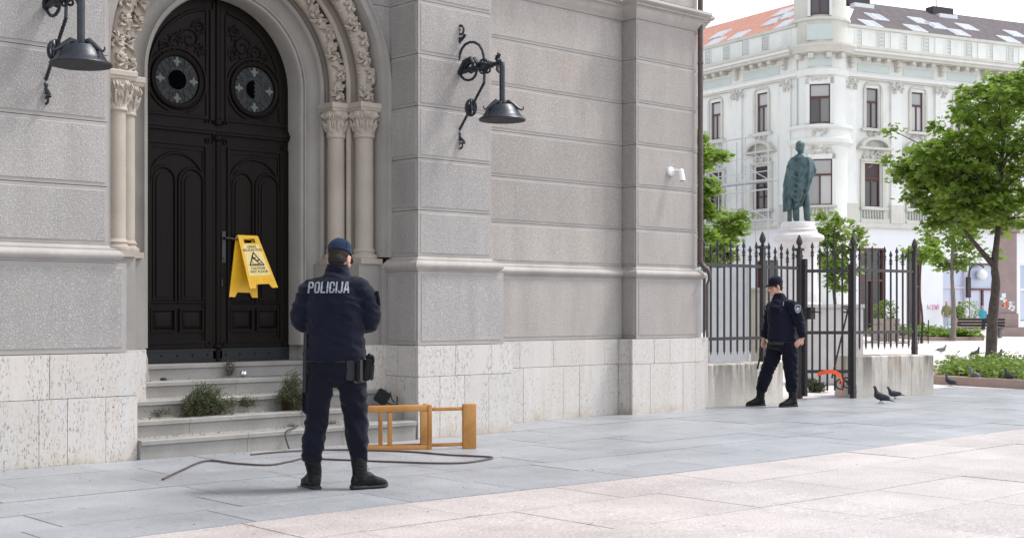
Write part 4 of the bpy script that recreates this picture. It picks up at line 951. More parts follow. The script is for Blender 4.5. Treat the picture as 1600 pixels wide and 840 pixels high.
# lettering on the back, laid on the cloth
bv = BVHTree.FromPolygons([v.co[:] for v in jme.vertices], [tuple(p.vertices) for p in jme.polygons])
def drape(me, off, dirn=Vector((0, 1, 0))):
    bm = bmesh.new(); bm.from_mesh(me); bmesh.ops.triangulate(bm, faces=bm.faces[:]); 
    for _ in range(2): bmesh.ops.subdivide_edges(bm, edges=[e for e in bm.edges if e.calc_length() > .018], cuts=1)
    for v in bm.verts:
        h, n_, i_, d_ = bv.ray_cast(v.co-dirn*2, dirn)
        if h is not None: v.co = h-dirn*off
    bm.to_mesh(me); bm.free()
ya = radians(Y1*.6)
pl = Matrix.Translation((-.048, -.3, 1.447)) @ Matrix.Rotation(radians(1.5), 4, 'Y') @ Matrix.Rotation(pi/2, 4, 'X')
tx = block_text('POLICIJA', -.196, .096, 1.408, 1.490, -.4).obj('back_lettering', M['silver'], cop, world=False, smooth=0)
drape(tx.data, .003)
# collar, sleeve patch, belt kit
b = B(); torso(b, [(.014, .018, 1.565, .079, .079, Y1), (.017, .024, 1.615, .0755, .079, Y1), (.017, .024, 1.617, .068, .071, Y1), (.015, .02, 1.56, .068, .068, Y1)]); b.obj('collar', M['navy2'], cop, world=False)
sd_ = Vector((1, -.35, 0)).normalized(); bvv = bv.ray_cast(Vector((.6, -.06, 1.37)), Vector((-1, .06, .0)).normalized())
if bvv[0] is not None:
    c, n_ = bvv[0], bvv[1]; u_ = Vector((0, 0, 1)); u_ = (u_-n_*u_.dot(n_)).normalized(); r_ = u_.cross(n_)
    sh_ = [(-.04, .05), (.04, .05), (.044, .0), (.03, -.045), (0, -.065), (-.03, -.045), (-.044, 0)]
    for nm, sc_, of_, m_, dp in (('sleeve_patch', 1.1, .003, 'navy', -.012), ('patch_rim', 1.0, .0045, 'gold', .004), ('patch_field', .84, .006, 'navy', .0055)):
        b = B(); b.add([c+r_*x*sc_+u_*y*sc_+n_*of_ for x, y in sh_]+[c+r_*x*sc_+u_*y*sc_+n_*dp for x, y in sh_], [tuple(range(7))]+[(i, (i+1) % 7, (i+1) % 7+7, i+7) for i in range(7)]); b.obj(nm, M[m_], cop, world=False, smooth=0)
b = B(); torso(b, [(0, 0, .915, .196, .132, Y1), (0, 0, .958, .196, .132, Y1)]); b.obj('belt', M['belt'], cop, world=False)
bevbox('pouch', M['belt'], cop, (.105, -.125, .86), (.028, .022, .075), Matrix.Rotation(radians(-12), 4, 'Z')); bevbox('pouch', M['belt'], cop, (.165, -.095, .86), (.024, .024, .08), Matrix.Rotation(radians(-35), 4, 'Z'))
hol = bevbox('holster', M['boot'], cop, (.232, -.02, .865), (.024, .045, .085), Matrix.Rotation(radians(8), 4, 'Y'))
b = B(); b.tube([(.225, -.05, .94), (.245, -.055, .965), (.262, -.05, .955), (.268, -.04, .92), (.262, -.035, .89)], [.016, .017, .016, .014, .012], 8); b.obj('pistol_grip', M['boot'], hol, world=False)
bevbox('holster_plate', M['belt'], cop, (.262, -.012, .84), (.014, .03, .06), Matrix.Rotation(radians(5), 4, 'Y'))
b = B(); b.tube([(-.208, -.04, 1.13), (-.214, -.05, .95), (-.219, -.05, .70)], [.0145, .0155, .0155], 10); b.tube([(-.212, -.047, .985), (-.212, -.047, .965)], .021, 10); b.obj('baton', M['black'], cop, world=False)
b = B(); b.tube([(.205, .02, .93), (.218, 0, .78), (.205, -.06, .775), (.13, -.125, .775)], .012, 6); b.obj('thigh_strap', M['belt'], cop, world=False)
bevbox('cargo_pocket', M['navy2'], cop, (-.218, .02, .63), (.016, .06, .085), None, .012)
# -------- far policeman, walking by the gate
g1 = onZ(1222, 634.5)
cop2 = thing('person', (g1.x, g1.y, 0), 'young police officer in navy cap and uniform striding in front of the iron gate', 'person', None, heading(1222))
Y2 = 38+180
hx = headxf((-.092, -.02, 1.630), 116, -13, 0)
body = B(); ST = lambda d: [(0, 0, .84, .13+d, .09+d, Y2), (0, 0, .95, .15+d, .10+d, Y2), (0, 0, 1.12, .14+d, .095+d, Y2), (-.005, 0, 1.30, .165+d, .105+d, Y2), (-.015, 0, 1.40, .15+d, .085+d, Y2), (-.035, -.003, 1.47, .07+d, .06+d, Y2)]
torso(body, ST(0)); limb(body, [(-.03, -.0, 1.44), (-.05, -.005, 1.52), (-.075, -.01, 1.60)], [.064, .058, .056]); head(body, hx)
AR = [((-.135, .095, 1.355), (-.195, .09, 1.13), (-.245, .05, .935)), ((.160, -.10, 1.355), (.240, -.085, 1.13), (.272, -.115, .945))]
for sh, el, wr in AR: limb(body, [Vector(sh)*.7+Vector((0, 0, .42)), sh, el, wr], [.045, .045, .040, .028])
hand(body, (-.248, .045, .925), (-.262, .025, .80), (-.6, .8, 0), -1, .5, .19); hand(body, (.272, -.118, .935), (.205, -.165, .865), (.5, -.5, .6), 1, .5, .19)
LEGR = [(-.085, .07, .88), (-.135, .05, .66), (-.205, .02, .48), (-.262, .02, .30), (-.292, .03, .14)]; LEGL = [(.085, -.06, .88), (.115, -.06, .66), (.118, -.06, .48), (.130, -.05, .30), (.140, -.045, .14)]
for L in (LEGR, LEGL): limb(body, L, [.08, .06, .045, .04, .030])
link('body', fuse(body, .007, 'body', M['skin'], 2), cop2, world=False)
b = B(xf=hx); b.ell((0, -.020, .028), .0775, .096, .074, 20, 14); b.ell((0, -.048, -.02), .064, .058, .05, 16, 10); link('hair', fuse(b, .006, 'hair', M['hair'], 2), cop2, world=False)
b = B(xf=hx)
for s in (-1, 1): b.ell((s*.030, .078, .012), .012, .008, .005, 8, 5); b.tube([(s*.016, .092, .034), (s*.034, .088, .038), (s*.050, .074, .034)], .0045, 5)
b.obj('eyes_and_brows', M['hair'], cop2, world=False)
cap(cop2, hx, M['navy'], M['navy'])
jk = B()
torso(jk, [(0, 0, .885, .20, .145, Y2), (0, 0, .92, .212, .152, Y2), (0, 0, 1.0, .205, .15, Y2), (0, 0, 1.12, .20, .148, Y2), (-.004, 0, 1.28, .204, .148, Y2), (-.012, 0, 1.37, .190, .122, Y2), (-.024, 0, 1.435, .135, .098, Y2), (-.04, -.004, 1.49, .085, .08, Y2), (-.052, -.006, 1.545, .074, .074, Y2)])
for sh, el, wr in AR:
    sh, el, wr = Vector(sh), Vector(el), Vector(wr); limb(jk, [sh*.45+Vector((-.01, 0, .785)), sh, sh.lerp(el, .5)+Vector((sh.x*.06, 0, 0)), el, el.lerp(wr, .5), wr], [.066, .078, .072, .064, .060, .050])
jme2 = fuse(jk, .009, 'jacket', M['navy'], 4, fold(.012, seed=7.)); link('jacket', jme2, cop2, world=False)
tr_ = B(); torso(tr_, [(0, 0, .74, .05, .06, 0), (0, 0, .80, .17, .125, Y2), (0, 0, .90, .19, .135, Y2)])
limb(tr_, [(-.08, .065, .88), (-.125, .05, .68), (-.185, .02, .52), (-.232, .02, .38), (-.262, .025, .28), (-.280, .03, .215)], [.108, .108, .090, .085, .080, .066])
limb(tr_, [(.08, -.055, .88), (.108, -.06, .68), (.116, -.065, .52), (.124, -.05, .38), (.132, -.045, .28), (.137, -.045, .205)], [.108, .110, .092, .086, .080, .068])
link('trousers', fuse(tr_, .010, 'trousers', M['navy2'], 3, fold(.014, (10, 10, 13), (20, 20, 26), 3.)), cop2, world=False)
for h_, t_, a_ in (((-.235, .055, 0), (-.478, -.06, .0), (-.283, .03, .2)), ((.195, -.02, 0), (-.03, -.19, 0), (.138, -.05, .2))):
    bb, bs = B(), B(); boot(bb, bs, h_, t_, a_, .17, .06); o_ = link('boot', fuse(bb, .007, 'boot', M['boot'], 1), cop2, world=False); bs.obj('sole', M['sole'], o_, world=False)
bv2 = BVHTree.FromPolygons([v.co[:] for v in jme2.vertices], [tuple(p.vertices) for p in jme2.polygons])
def onjacket(x, z, par, name, poly, mat, off, lift=.0):
    h, n_, i_, d_ = bv2.ray_cast(Vector((x, -2, z)), Vector((0, 1, 0)))
    if h is None: return
    n_ = Vector((n_.x*.6, n_.y, 0)).normalized(); u_ = Vector((0, 0, 1)); r_ = u_.cross(n_)
    b = B(); k = len(poly); b.add([h+r_*(x_)+u_*y_+n_*off for x_, y_ in poly]+[h+r_*x_+u_*y_-n_*.015 for x_, y_ in poly], [tuple(range(k))]+[(i, (i+1) % k, (i+1) % k+k, i+k) for i in range(k)]); return b.obj(name, M[mat], par, world=False, smooth=0)
sh_ = [(-.038, .045), (0, .055), (.038, .045), (.042, .0), (.028, -.042), (0, -.06), (-.028, -.042), (-.042, 0)]
onjacket(.208, 1.335, cop2, 'sleeve_patch', sh_, 'patch', .007); onjacket(.208, 1.335, cop2, 'patch_field', [(x*.8, y*.8) for x, y in sh_], 'navy', .0085); onjacket(.208, 1.330, cop2, 'patch_crest', [(x*.55, y*.5) for x, y in sh_], 'patch', .0095)
onjacket(.012, 1.40, cop2, 'pen', [(-.004, -.03), (.004, -.03), (.012, .03), (.004, .03)], 'patch', .010)
for x in (-.09, .07): onjacket(x, 1.31, cop2, 'pocket_flap', [(-.052, -.02), (0, -.032), (.052, -.02), (.052, .022), (-.052, .022)], 'navy2', .008)
onjacket(-.105, 1.365, cop2, 'name_tape', [(-.03, -.007), (.03, -.007), (.03, .007), (-.03, .007)], 'belt', .008)
b = B(); b.tube([(-.205+.038*cos(t_), -.06-.01*t_*.2, 1.345+.032*sin(t_)) for t_ in [k*.4 for k in range(17)]], .006, 6); b.tube([(-.17, -.075, 1.325), (-.14, -.11, 1.27), (-.12, -.13, 1.20)], [.012, .014, .010], 7); b.obj('radio_microphone', M['belt'], cop2, world=False)
b = B(); b.tube([(-.235, .14, .96), (-.275, .15, .78), (-.335, .17, .50)], .013, 8); b.obj('baton', M['black'], cop2, world=False)
b = B(); torso(b, [(0, 0, .845, .195, .14, Y2), (0, 0, .895, .198, .143, Y2)]); b.obj('belt', M['belt'], cop2, world=False)
# ------------------------------------------------------------------ low walls, iron fence and gate
def slabwall(name, pts, depth_dir, thick, z0, z1, label, mat='wallstone', jitter=.0, joints=3):
    """wall along pts[0]->pts[1] (front foot line), extruded along depth_dir, cut into blocks"""
    a, c = Vector((*pts[0], 0)), Vector((*pts[1], 0)); d = Vector((*depth_dir, 0)).normalized()*thick
    root = thing(name, ((a.x+c.x)/2, (a.y+c.y)/2, 0), label, 'wall')
    fr = [0]+sorted([(k+.15*((k*7) % 3-1))/joints for k in range(1, joints)])+[1]
    for i, (f0, f1) in enumerate(zip(fr, fr[1:])):
        e = .002/(c-a).length*(1); p, q = a.lerp(c, f0+e), a.lerp(c, f1-e); b = B()
        bv_ = .012
        ring = lambda k, z: [(v.x, v.y, z) for v in (p+(d*.0+d.normalized()*k), q+d.normalized()*k, q+d-d.normalized()*k, p+d-d.normalized()*k)]
        b.loft([ring(0, z0), ring(0, z1-bv_), ring(bv_, z1+.004*(i % 2))]); b.obj('stone_block', M[mat], root, smooth=0)
    return root
WA, WB = onZ(1112, 636.3), onZ(1224.5, 628.3)
slabwall('stone_wall', ((13.83, WA.y+.02), (WB.x, WB.y+.01)), (0, 1), .42, -.02, .575, 'low stone wall under the iron railing beside the church corner', joints=2)
BA, BC = onZ(1335, 620.7), onZ(1458.7, 617)
bd = Vector((BC.x-BA.x, BC.y-BA.y)).normalized(); bn = Vector((-bd.y, bd.x))
slabwall('stone_wall', ((BA.x, BA.y), (BC.x, BC.y)), (bn.x+.15, bn.y), .62, -.02, .62, 'weathered stone wall block right of the gate with pigeons in front', joints=3)
P1, P2, P3, P4 = (dep(x, 484, t) for x, t in ((1204, 18.7), (1249, 19.55), (1333, 19.55), (1429, 20.6)))
P2.z = P3.z = 0
def spear(b, p, z0, z1, r=.0155):
    b.tube([(p.x, p.y, z0), (p.x, p.y, z1-.16)], r, 6)
    for z in (z1-.17, z1-.21): b.tube([(p.x, p.y, z-.012), (p.x, p.y, z+.012)], [r*1.7, r*1.7], 6)
    b.tube([(p.x, p.y, z1-.165), (p.x, p.y, z1-.15), (p.x, p.y, z1-.115), (p.x, p.y, z1-.09), (p.x, p.y, z1-.08), (p.x, p.y, z1-.05), (p.x, p.y, z1)], [r, r*1.25, r*.7, r*1.5, r*1.7, r*1.15, .001], 6)
def post(parent, p, z0, z1, s=.031):
    b = B(); b.box(p.x-s, p.x+s, p.y-s, p.y+s, z0, z1)
    for z, k in ((z0+.10, 1.25), (z1-.10, 1.3), (z1, 1.7)): b.box(p.x-s*k, p.x+s*k, p.y-s*k, p.y+s*k, z-.02, z+.02)
    b.box(p.x-s*1.15, p.x+s*1.15, p.y-s*1.15, p.y+s*1.15, z0, z0+.2)
    o = b.obj('post', M['fence'], parent, smooth=0)
    b = B(); b.lathe([(.02, z1+.02), (.03, z1+.035), (.02, z1+.05), (.042, z1+.085), (.049, z1+.115), (.040, z1+.15), (.024, z1+.19), (.004, z1+.225)], 12, (p.x, p.y, 0)); b.obj('finial', M['fence'], o, smooth=50)
def rail(b, p, q, z, h=.022, t=.016):
    d = Vector((q.x-p.x, q.y-p.y, 0)).normalized(); n = Vector((-d.y, d.x, 0))*t
    b.loft([[(v+n*a).to_tuple()[:2]+(z+c,) for a, c in ((-1, -h), (1, -h), (1, h), (-1, h))] for v in (Vector(p), Vector(q))])
def run(root, p, q, n, zb, zt, rails, skip=0, knob=True):
    p, q = Vector((p.x, p.y, 0)), Vector((q.x, q.y, 0))
    for z in rails: b = B(); rail(b, p, q, z); b.obj('rail', M['fence'], root, smooth=0)
    for k in range(1, n+1):
        c = p.lerp(q, k/(n+1)); b = B(); spear(b, c, zb, zt-(.0 if k % 2 else .06))
        if knob:
            for z in rails: b.ell((c.x, c.y, z), .021, .021, .026, 6, 4)
        b.tube([(c.x, c.y, zb), (c.x, c.y, zb-.05)], [.0125, .002], 6); b.obj('spear_bar', M['fence'], root, smooth=50)
FG = 'iron fence and gate beside the church'
f1 = thing('iron_railing', (P1.x, P1.y, .58), 'black spear-topped iron railing on the low wall beside the church corner', 'railing', FG)
FS = Vector((13.86, WA.y+.22, 0)); F1 = Vector((P1.x, WA.y+.22, 0))
run(f1, FS, F1, 9, .74, 2.30, (.92, 1.94)); post(f1, F1, .575, 2.22)
F2 = P2; run(f1, F1, F2, 5, .74, 2.30, (.92, 1.94)); post(f1, F2, .0, 2.22)
# gate leaf between the two tall posts
gt = thing('iron_gate', ((P2.x+P3.x)/2, (P2.y+P3.y)/2, 0), 'closed iron gate with spear tops between two tall posts', 'gate', FG)
ga, gb = P2.lerp(P3, .10), P3.lerp(P2, .06)
for z in (.40, .98, 1.90): b = B(); rail(b, ga, gb, z, .024); b.obj('rail', M['fence'], gt, smooth=0)
b = B(); b.box(ga.x-.03, ga.x+.03, ga.y-.03, ga.y+.03, .03, 2.08); b.obj('gate_stile', M['fence'], gt, smooth=0)
b = B(); b.box(gb.x-.02, gb.x+.02, gb.y-.02, gb.y+.02, .06, 2.0); b.obj('gate_stile', M['fence'], gt, smooth=0)
for k in range(1, 6):
    c = ga.lerp(gb, k/6); b = B(); spear(b, c, .12, 2.34-(.0 if k % 2 else .07)); [b.ell((c.x, c.y, z), .021, .021, .026, 6, 4) for z in (.40, .98, 1.90)]; b.obj('spear_bar', M['fence'], gt, smooth=50)
gd = (gb-ga).normalized()
def gscroll(f, z, r, s, turns=1.4):
    c = ga.lerp(gb, f); b = B(); b.tube([c+gd*(s*r*(1-k/34)*cos(k*.36))+Vector((0, 0, z+r*(1-k/34)*sin(k*.36))) for k in range(int(turns*18))], .011, 6); b.obj('scroll', M['fence'], gt)
gscroll(.93, .22, .10, -1); gscroll(.80, .20, .10, 1); gscroll(.90, 1.32, .06, 1)
b = B(); b.tube([ga.lerp(gb, .60)+Vector((0, 0, .30)), ga.lerp(gb, .95)+Vector((0, 0, 1.30))], .013, 6); b.obj('diagonal_stay', M['fence'], gt)
b = B(); lk = ga.lerp(gb, .08); b.box(lk.x-.03, lk.x+.09, lk.y-.06, lk.y+.03, 1.18, 1.36); b.tube([lk+Vector((.02, -.06, 1.29)), lk+Vector((.02, -.12, 1.29)), lk+Vector((.12, -.14, 1.285))], .012, 6); b.obj('lock_box', M['fence'], gt)
post(gt, P3, 0, 2.22)
f2 = thing('iron_railing', (P4.x, P4.y, .62), 'short spear-topped iron railing on the weathered block right of the gate', 'railing', FG)
e4 = Vector((P4.x, P4.y, 0)); run(f2, P3, e4, 9, .76, 2.30, (.98, 1.92)); post(f2, e4, .62, 2.22)
# orange-red tape looped on the gate
tp = ga.lerp(gb, .62); b = B()
pts = smoothpts([ga.lerp(gb, .22)+Vector((0, -.05, .36)), ga.lerp(gb, .45)+Vector((0, -.06, .40)), ga.lerp(gb, .66)+Vector((0, -.06, .37)), ga.lerp(gb, .76)+Vector((0, -.06, .24)), ga.lerp(gb, .74)+Vector((0, -.05, .03))], 5)
b.loft([[p+Vector((.004, 0, .03)), p+Vector((-.004, 0, .03)), p+Vector((-.03*(i/len(pts)), 0, -.03)), p+Vector((.008-.03*(i/len(pts)), 0, -.03))] for i, p in enumerate(pts)])
tag(b.obj('barrier_tape', M['orange']), 'orange red tape looped through the bottom of the iron gate', 'tape')
# things standing behind the fence
def blockthing(name, label, cat_, c, sx, sy, sz, mat, extra=None, rz=None):
    root = thing(name, (c.x, c.y, 0), label, cat_, None, heading(1230)+pi/2-pi/2 if rz is None else rz)
    bevbox('body', M[mat], root, (0, 0, sz/2), (sx/2, sy/2, sz/2), None, .012); return root
q = onZ(1188, 575); cbn = blockthing('utility_cabinet', 'beige utility cabinet standing behind the railing', 'cabinet', dep(1188, 484, 21.), .62, .4, 1.62, 'cabinet')
for x in (-.15, .15): bevbox('cabinet_door', M['cabinet'], cbn, (x, -.205, .80), (.14, .012, .70), None, .004)
bevbox('roof', M['cabinet'], cbn, (0, 0, 1.645), (.34, .23, .025), None, .008)
pb = blockthing('pale_board', 'pale grey board standing behind the railing next to the church', 'board', dep(1138, 484, 20.6), .62, .06, 1.98, 'panelgrey')
for x in (-.33, .33): bevbox('edge_post', M['white'], pb, (x, 0, 1.0), (.02, .04, 1.0), None, .004)
sbk = blockthing('stone_pier', 'pale stained stone pier behind the iron gate', 'pier', dep(1302, 484, 23.5), 1.0, .8, 1.35, 'marble')
bevbox('cap_stone', M['marble'], sbk, (0, 0, 1.385), (.55, .45, .035), None, .01)
# ------------------------------------------------------------------ statue on its pedestal
TS = 42.; ms = TS/FPX
sp = dep(1247, 484, TS); ped = thing('statue_pedestal', (sp.x, sp.y, 0), 'round pale marble pedestal under the bronze statue', 'pedestal')
zp = CAMZ+(YH-347)*ms
def lz(y): return CAMZ+(YH-y)*ms
b = B(); b.lathe([(.50, zp), (.52, zp-.02), (.56, zp-.22), (.62, zp-.26), (.60, zp-.30), (.64, zp-.36), (.80, zp-.44), (.83, zp-.52), (.80, zp-.58), (.66, zp-.64), (.62, zp-.78), (.585, zp-.84)], 40, (sp.x, sp.y, 0)); b.obj('capital', M['marble'], ped, smooth=35)
b = B(); b.lathe([(.575, zp-.83), (.60, lz(440)), (.64, lz(452)), (.70, lz(462)), (.70, lz(472)), (.86, lz(480)), (.90, lz(500)), (.90, .25)], 40, (sp.x, sp.y, 0)); b.obj('drum', M['marble'], ped, smooth=35)
b = B(); b.box(sp.x-1.3, sp.x+1.3, sp.y-1.3, sp.y+1.3, -.02, .45); b.obj('base_block', M['marble'], ped, smooth=0)
st_ = thing('statue', (sp.x, sp.y, zp), 'green bronze statue of a bearded man in a long cloak seen from behind', 'statue', None, heading(1247))
S = 127*ms/1.86
def sc(p): return Vector(p)*S
body = B(xf=Matrix.Scale(S, 4)); hxs = headxf((.06, .02, 1.71), -40, -4)
torso(body, [(.06, 0, .82, .15, .10, 0), (.06, 0, 1.0, .16, .11, 0), (.06, 0, 1.3, .19, .12, 0), (.06, 0, 1.44, .19, .10, 0), (.06, 0, 1.54, .075, .07, 0)]); limb(body, [(.06, 0, 1.5), (.06, .01, 1.6), (.06, .01, 1.68)], [.07, .065, .062])
o_ = body.xf; body.xf = Matrix.Scale(S, 4) @ hxs; body.ell((0, -.02, .045), .105, .125, .115, 14, 10); body.ell((0, .02, -.03), .07, .08, .09, 12, 8); body.ell((0, .07, -.10), .05, .05, .06, 10, 8); body.ell((.0, -.06, -.03), .10, .085, .085, 10, 8); body.xf = o_
limb(body, [(-.09, 0, .88), (-.06, 0, .5), (-.045, -.01, .25), (-.04, -.02, .03)], [.10, .085, .08, .075]); limb(body, [(.12, 0, .88), (.18, .02, .5), (.20, .02, .25), (.21, .02, .03)], [.10, .09, .085, .08])
for x, y in ((-.04, -.02), (.22, .03)): body.ell((x+.02, y+.08, .035), .055, .14, .04, 10, 6)
limb(body, [(.25, 0, 1.42), (.345, .04, 1.18), (.30, .16, 1.05)], [.08, .075, .05])
link('figure', fuse(body, .045, 'figure', M['bronze'], 2), st_, world=False)
ck = B(xf=Matrix.Scale(S, 4)); n = 80; rings = []
for zz, rx, ry, cx, am in ((1.56, .09, .09, .06, .0), (1.51, .15, .12, .06, .004), (1.45, .225, .14, .06, .008), (1.36, .275, .155, .055, .016), (1.22, .295, .165, .045, .024), (1.05, .295, .17, .02, .03), (.85, .285, .175, -.04, .03), (.65, .265, .175, -.06, .034), (.45, .235, .17, -.085, .036), (.30, .205, .16, -.12, .036)):
    ring = []
    for k in range(n):
        a = 2*pi*k/n; f = am*(sin(9*a+zz*2.2)+.6*sin(15*a-zz*5)); x = cx+(rx+f)*cos(a); ring.append((x, (ry+f)*sin(a), zz+(.30*(x+.1) if zz < .5 else (.12*(x+.1) if zz < .8 else 0))))
    rings.append(ring)
ck.loft(rings)
for q_ in range(5):      # swags of cloth across the back
    ck.tube(smoothpts([(-.27+.012*q_, -.08, 1.30-.10*q_), (-.10, -.185-.008*q_, 1.05-.13*q_), (.06, -.19, .98-.11*q_), (.20, -.13, 1.36-.05*q_)], 6), [.008+.026*sin(pi*k/18) for k in range(19)], 7)
ck.tube(smoothpts([(.22, -.12, 1.46), (.25, -.16, 1.15), (.22, -.18, .85), (.18, -.17, .60)], 6), [.035+.012*sin(k) for k in range(19)], 8)
ck.loft([[(.06+cx+rx*cos(2*pi*k/40), ry*sin(2*pi*k/40), z-.10*abs(cos(pi*k/40))*(z < 1.35)) for k in range(40)] for z, rx, ry, cx in ((1.53, .10, .10, .0), (1.47, .23, .15, 0), (1.38, .285, .175, -.005), (1.24, .315, .19, -.02), (1.20, .30, .18, -.02))])
link('cloak', fuse(ck, .026, 'cloak', M['bronze'], 1), st_, world=False)
b = B(); b.box(-.24*S, -.14*S, -.06*S, .08*S, 0, .42*S); b.obj('book_stack_support', M['bronze'], st_, world=False)
# ------------------------------------------------------------------ corner apartment house across the square
M['plaster'] = stone('pale_house_plaster', (.67, .685, .66), .06, .5, .35, dirt=(.42, .43, .40))
M['plaster2'] = stone('pale_relief_shade_tone', (.52, .515, .47), .08, .8, .6, dirt=(.36, .36, .33))  # relief coloured darker than the wall, so moulding shade is partly painted in
M['recess'] = stone('house_blue_grey_field', (.50, .56, .54), .05, .8, .2, dirt=(.42, .43, .42))
M['shopwhite'] = stone('white_shopfront_paint', (.68, .70, .72), .04, .8, .10, dirt=(.5, .5, .5))
M['winframe'] = simple('brown_window_frame', (.085, .035, .032), .5)
def tilemat(name, a, c):
    m = MT(name, .8, .2); br = m.n('TexBrick', Vector=m.n('TexCoord', out=2), Color1=(*a, 1), Color2=(*c, 1), Mortar=tuple(k*.55 for k in a)+(1,), Scale=1., Mortar__Size=.012, Brick__Width=.22, Row__Height=.30)
    m.col(m.mix(.4, br, m.mix(m.noise(1.2, 4), a, c))); return m.m
M['redtile'] = tilemat('red_roof_tiles', (.40, .19, .145), (.50, .26, .20)); M['darktile'] = tilemat('brown_roof_tiles', (.075, .062, .068), (.125, .105, .112))
def glassmat(name, top, curtain, f=.5):
    m = MT(name, .06, .6); r = m.objrand(); m.col(m.mix(r, top, curtain)); return m.m
M['pane'] = glassmat('window_glass', (.02, .022, .028), (.45, .45, .44)); M['pane_dark'] = glassmat('dark_window_glass', (.012, .012, .016), (.05, .045, .05)); M['skypane'] = glassmat('skylight_glass', (.18, .20, .23), (.26, .29, .32))
M['shutter'] = simple('brown_roller_blind', (.065, .045, .045), .7, .2, 6)
M['shopglass'] = glassmat('shop_window_glass', (.34, .42, .58), (.52, .56, .68)); M['shopdark'] = glassmat('dark_shop_glass', (.015, .015, .018), (.03, .03, .035))
M['shoptrim'] = simple('red_brown_shop_trim', (.12, .045, .038), .5); M['lilac'] = simple('lilac_shop_reveal', (.55, .50, .60), .6, .05)
Or, Ol = Vector((68.04, 44.898, 0)), Vector((65.952, 46.798, 0)); aR, aL = radians(-16.9), radians(80.3)
eR, eL = Vector((cos(aR), sin(aR), 0)), Vector((cos(aL), sin(aL), 0)); nR, nL = Vector((eR.y, -eR.x, 0)), Vector((-eL.y, eL.x, 0))
def fxf(O, e, n): return Matrix(((e.x, n.x, 0, O.x), (e.y, n.y, 0, O.y), (0, 0, 1, 0), (0, 0, 0, 1)))   # local (s, out, z)
XR, XLf = fxf(Or, eR, nR), fxf(Ol, eL, nL)
house = thing('apartment_building', (67, 45.8, 0), 'ornate white corner house with red and brown roofs across the square', 'building')
def hb(xf, name, *boxes, mat='plaster', parent=None, smooth=0):
    b = B(xf=xf)
    for q in boxes: b.box(*q)
    return b.obj(name, M[mat], parent or house, smooth=smooth)
LR, LLn = 34., 26.
def wall_with_holes(xf, s0, s1, z0, z1, holes, name, mat, d=0., thick=.35):
    ss = sorted({s0, s1, *[h for q in holes for h in q[:2] if s0 < h < s1]}); zz = sorted({z0, z1, *[h for q in holes for h in q[2:] if z0 < h < z1]}); b = B(xf=xf)
    for a, c in zip(ss, ss[1:]):
        run_ = None
        for e, f in zip(zz, zz[1:]):
            inside = any(q[0] <= a+1e-6 and q[1] >= c-1e-6 and q[2] <= e+1e-6 and q[3] >= f-1e-6 for q in holes)
            if not inside:
                run_ = (run_[0], f) if run_ else (e, f)
            elif run_: b.box(a, c, d-thick, d, *run_); run_ = None
        if run_: b.box(a, c, d-thick, d, *run_)
    b.obj(name, M[mat], house, smooth=0)
def window(xf, s0, s1, z0, z1, kind, d=0.):
    W = s1-s0; f = .075; y0, y1 = d-.20, d-.12; zt = z0+(z1-z0)*.66
    b = B(xf=xf); b.box(s0, s0+f, y0, y1, z0, z1); b.box(s1-f, s1, y0, y1, z0, z1); b.box(s0+f, s1-f, y0, y1, z0, z0+f); b.box(s0+f, s1-f, y0, y1, z1-f, z1); b.box(s0+f, s1-f, y0, y1+.02, zt-.06, zt+.06)
    b.box((s0+s1)/2-.05, (s0+s1)/2+.05, y0, y1, z0+f, zt-.06)
    w_ = b.obj('window', M['winframe'], house, smooth=0)
    if kind == 'blind':
        hb(xf, 'blind', (s0+f, s1-f, y0+.01, y0+.06, zt-.2, z1-f), mat='shutter', parent=w_)
    for a, c in ((s0+f, (s0+s1)/2-.05), ((s0+s1)/2+.05, s1-f)):
        hb(xf, 'pane', (a, c, y0+.02, y0+.035, z0+f, zt-.06), mat='pane' if kind != 'blind' else 'pane_dark', parent=w_)
    if kind != 'blind': hb(xf, 'pane', (s0+f, s1-f, y0+.02, y0+.035, zt+.06, z1-f), mat='pane', parent=w_)
def balusters(xf, s0, s1, z0, z1, d):
    n = max(3, int((s1-s0)/.2)); b = B(xf=xf)
    for k in range(n):
        s = s0+(s1-s0)*(k+.5)/n; b.lathe([(.035, z0), (.055, z0+.1), (.07, z0+(z1-z0)*.35), (.04, z0+(z1-z0)*.65), (.05, z1)], 7, (s, d, 0))
    b.obj('balusters', M['plaster2'], house, smooth=60, kind='stuff')
def blob_relief(xf, s0, s1, z0, z1, d, seed, n=26):
    rr = random.Random(seed); b = B(xf=xf); cs, cz = (s0+s1)/2, (z0+z1)/2
    for k in range(n):
        u = rr.uniform(-1, 1); v = rr.uniform(-1, 1)*(1-.35*abs(u)); r = rr.uniform(.05, .11)
        if k % 3: b.ell((cs+u*(s1-s0)/2, d, cz+v*(z1-z0)/2), r, .09, r*rr.uniform(.7, 1.3), 7, 5)
        else: b.tube([(cs+u*(s1-s0)/2+.11*cos(q*.8)*(1-q/9), d+.03, cz+v*(z1-z0)/2+.11*sin(q*.8)*(1-q/9)) for q in range(8)], .03, 5)
    return b.obj('relief_ornament', M['plaster2'], house, smooth=60, kind='stuff')
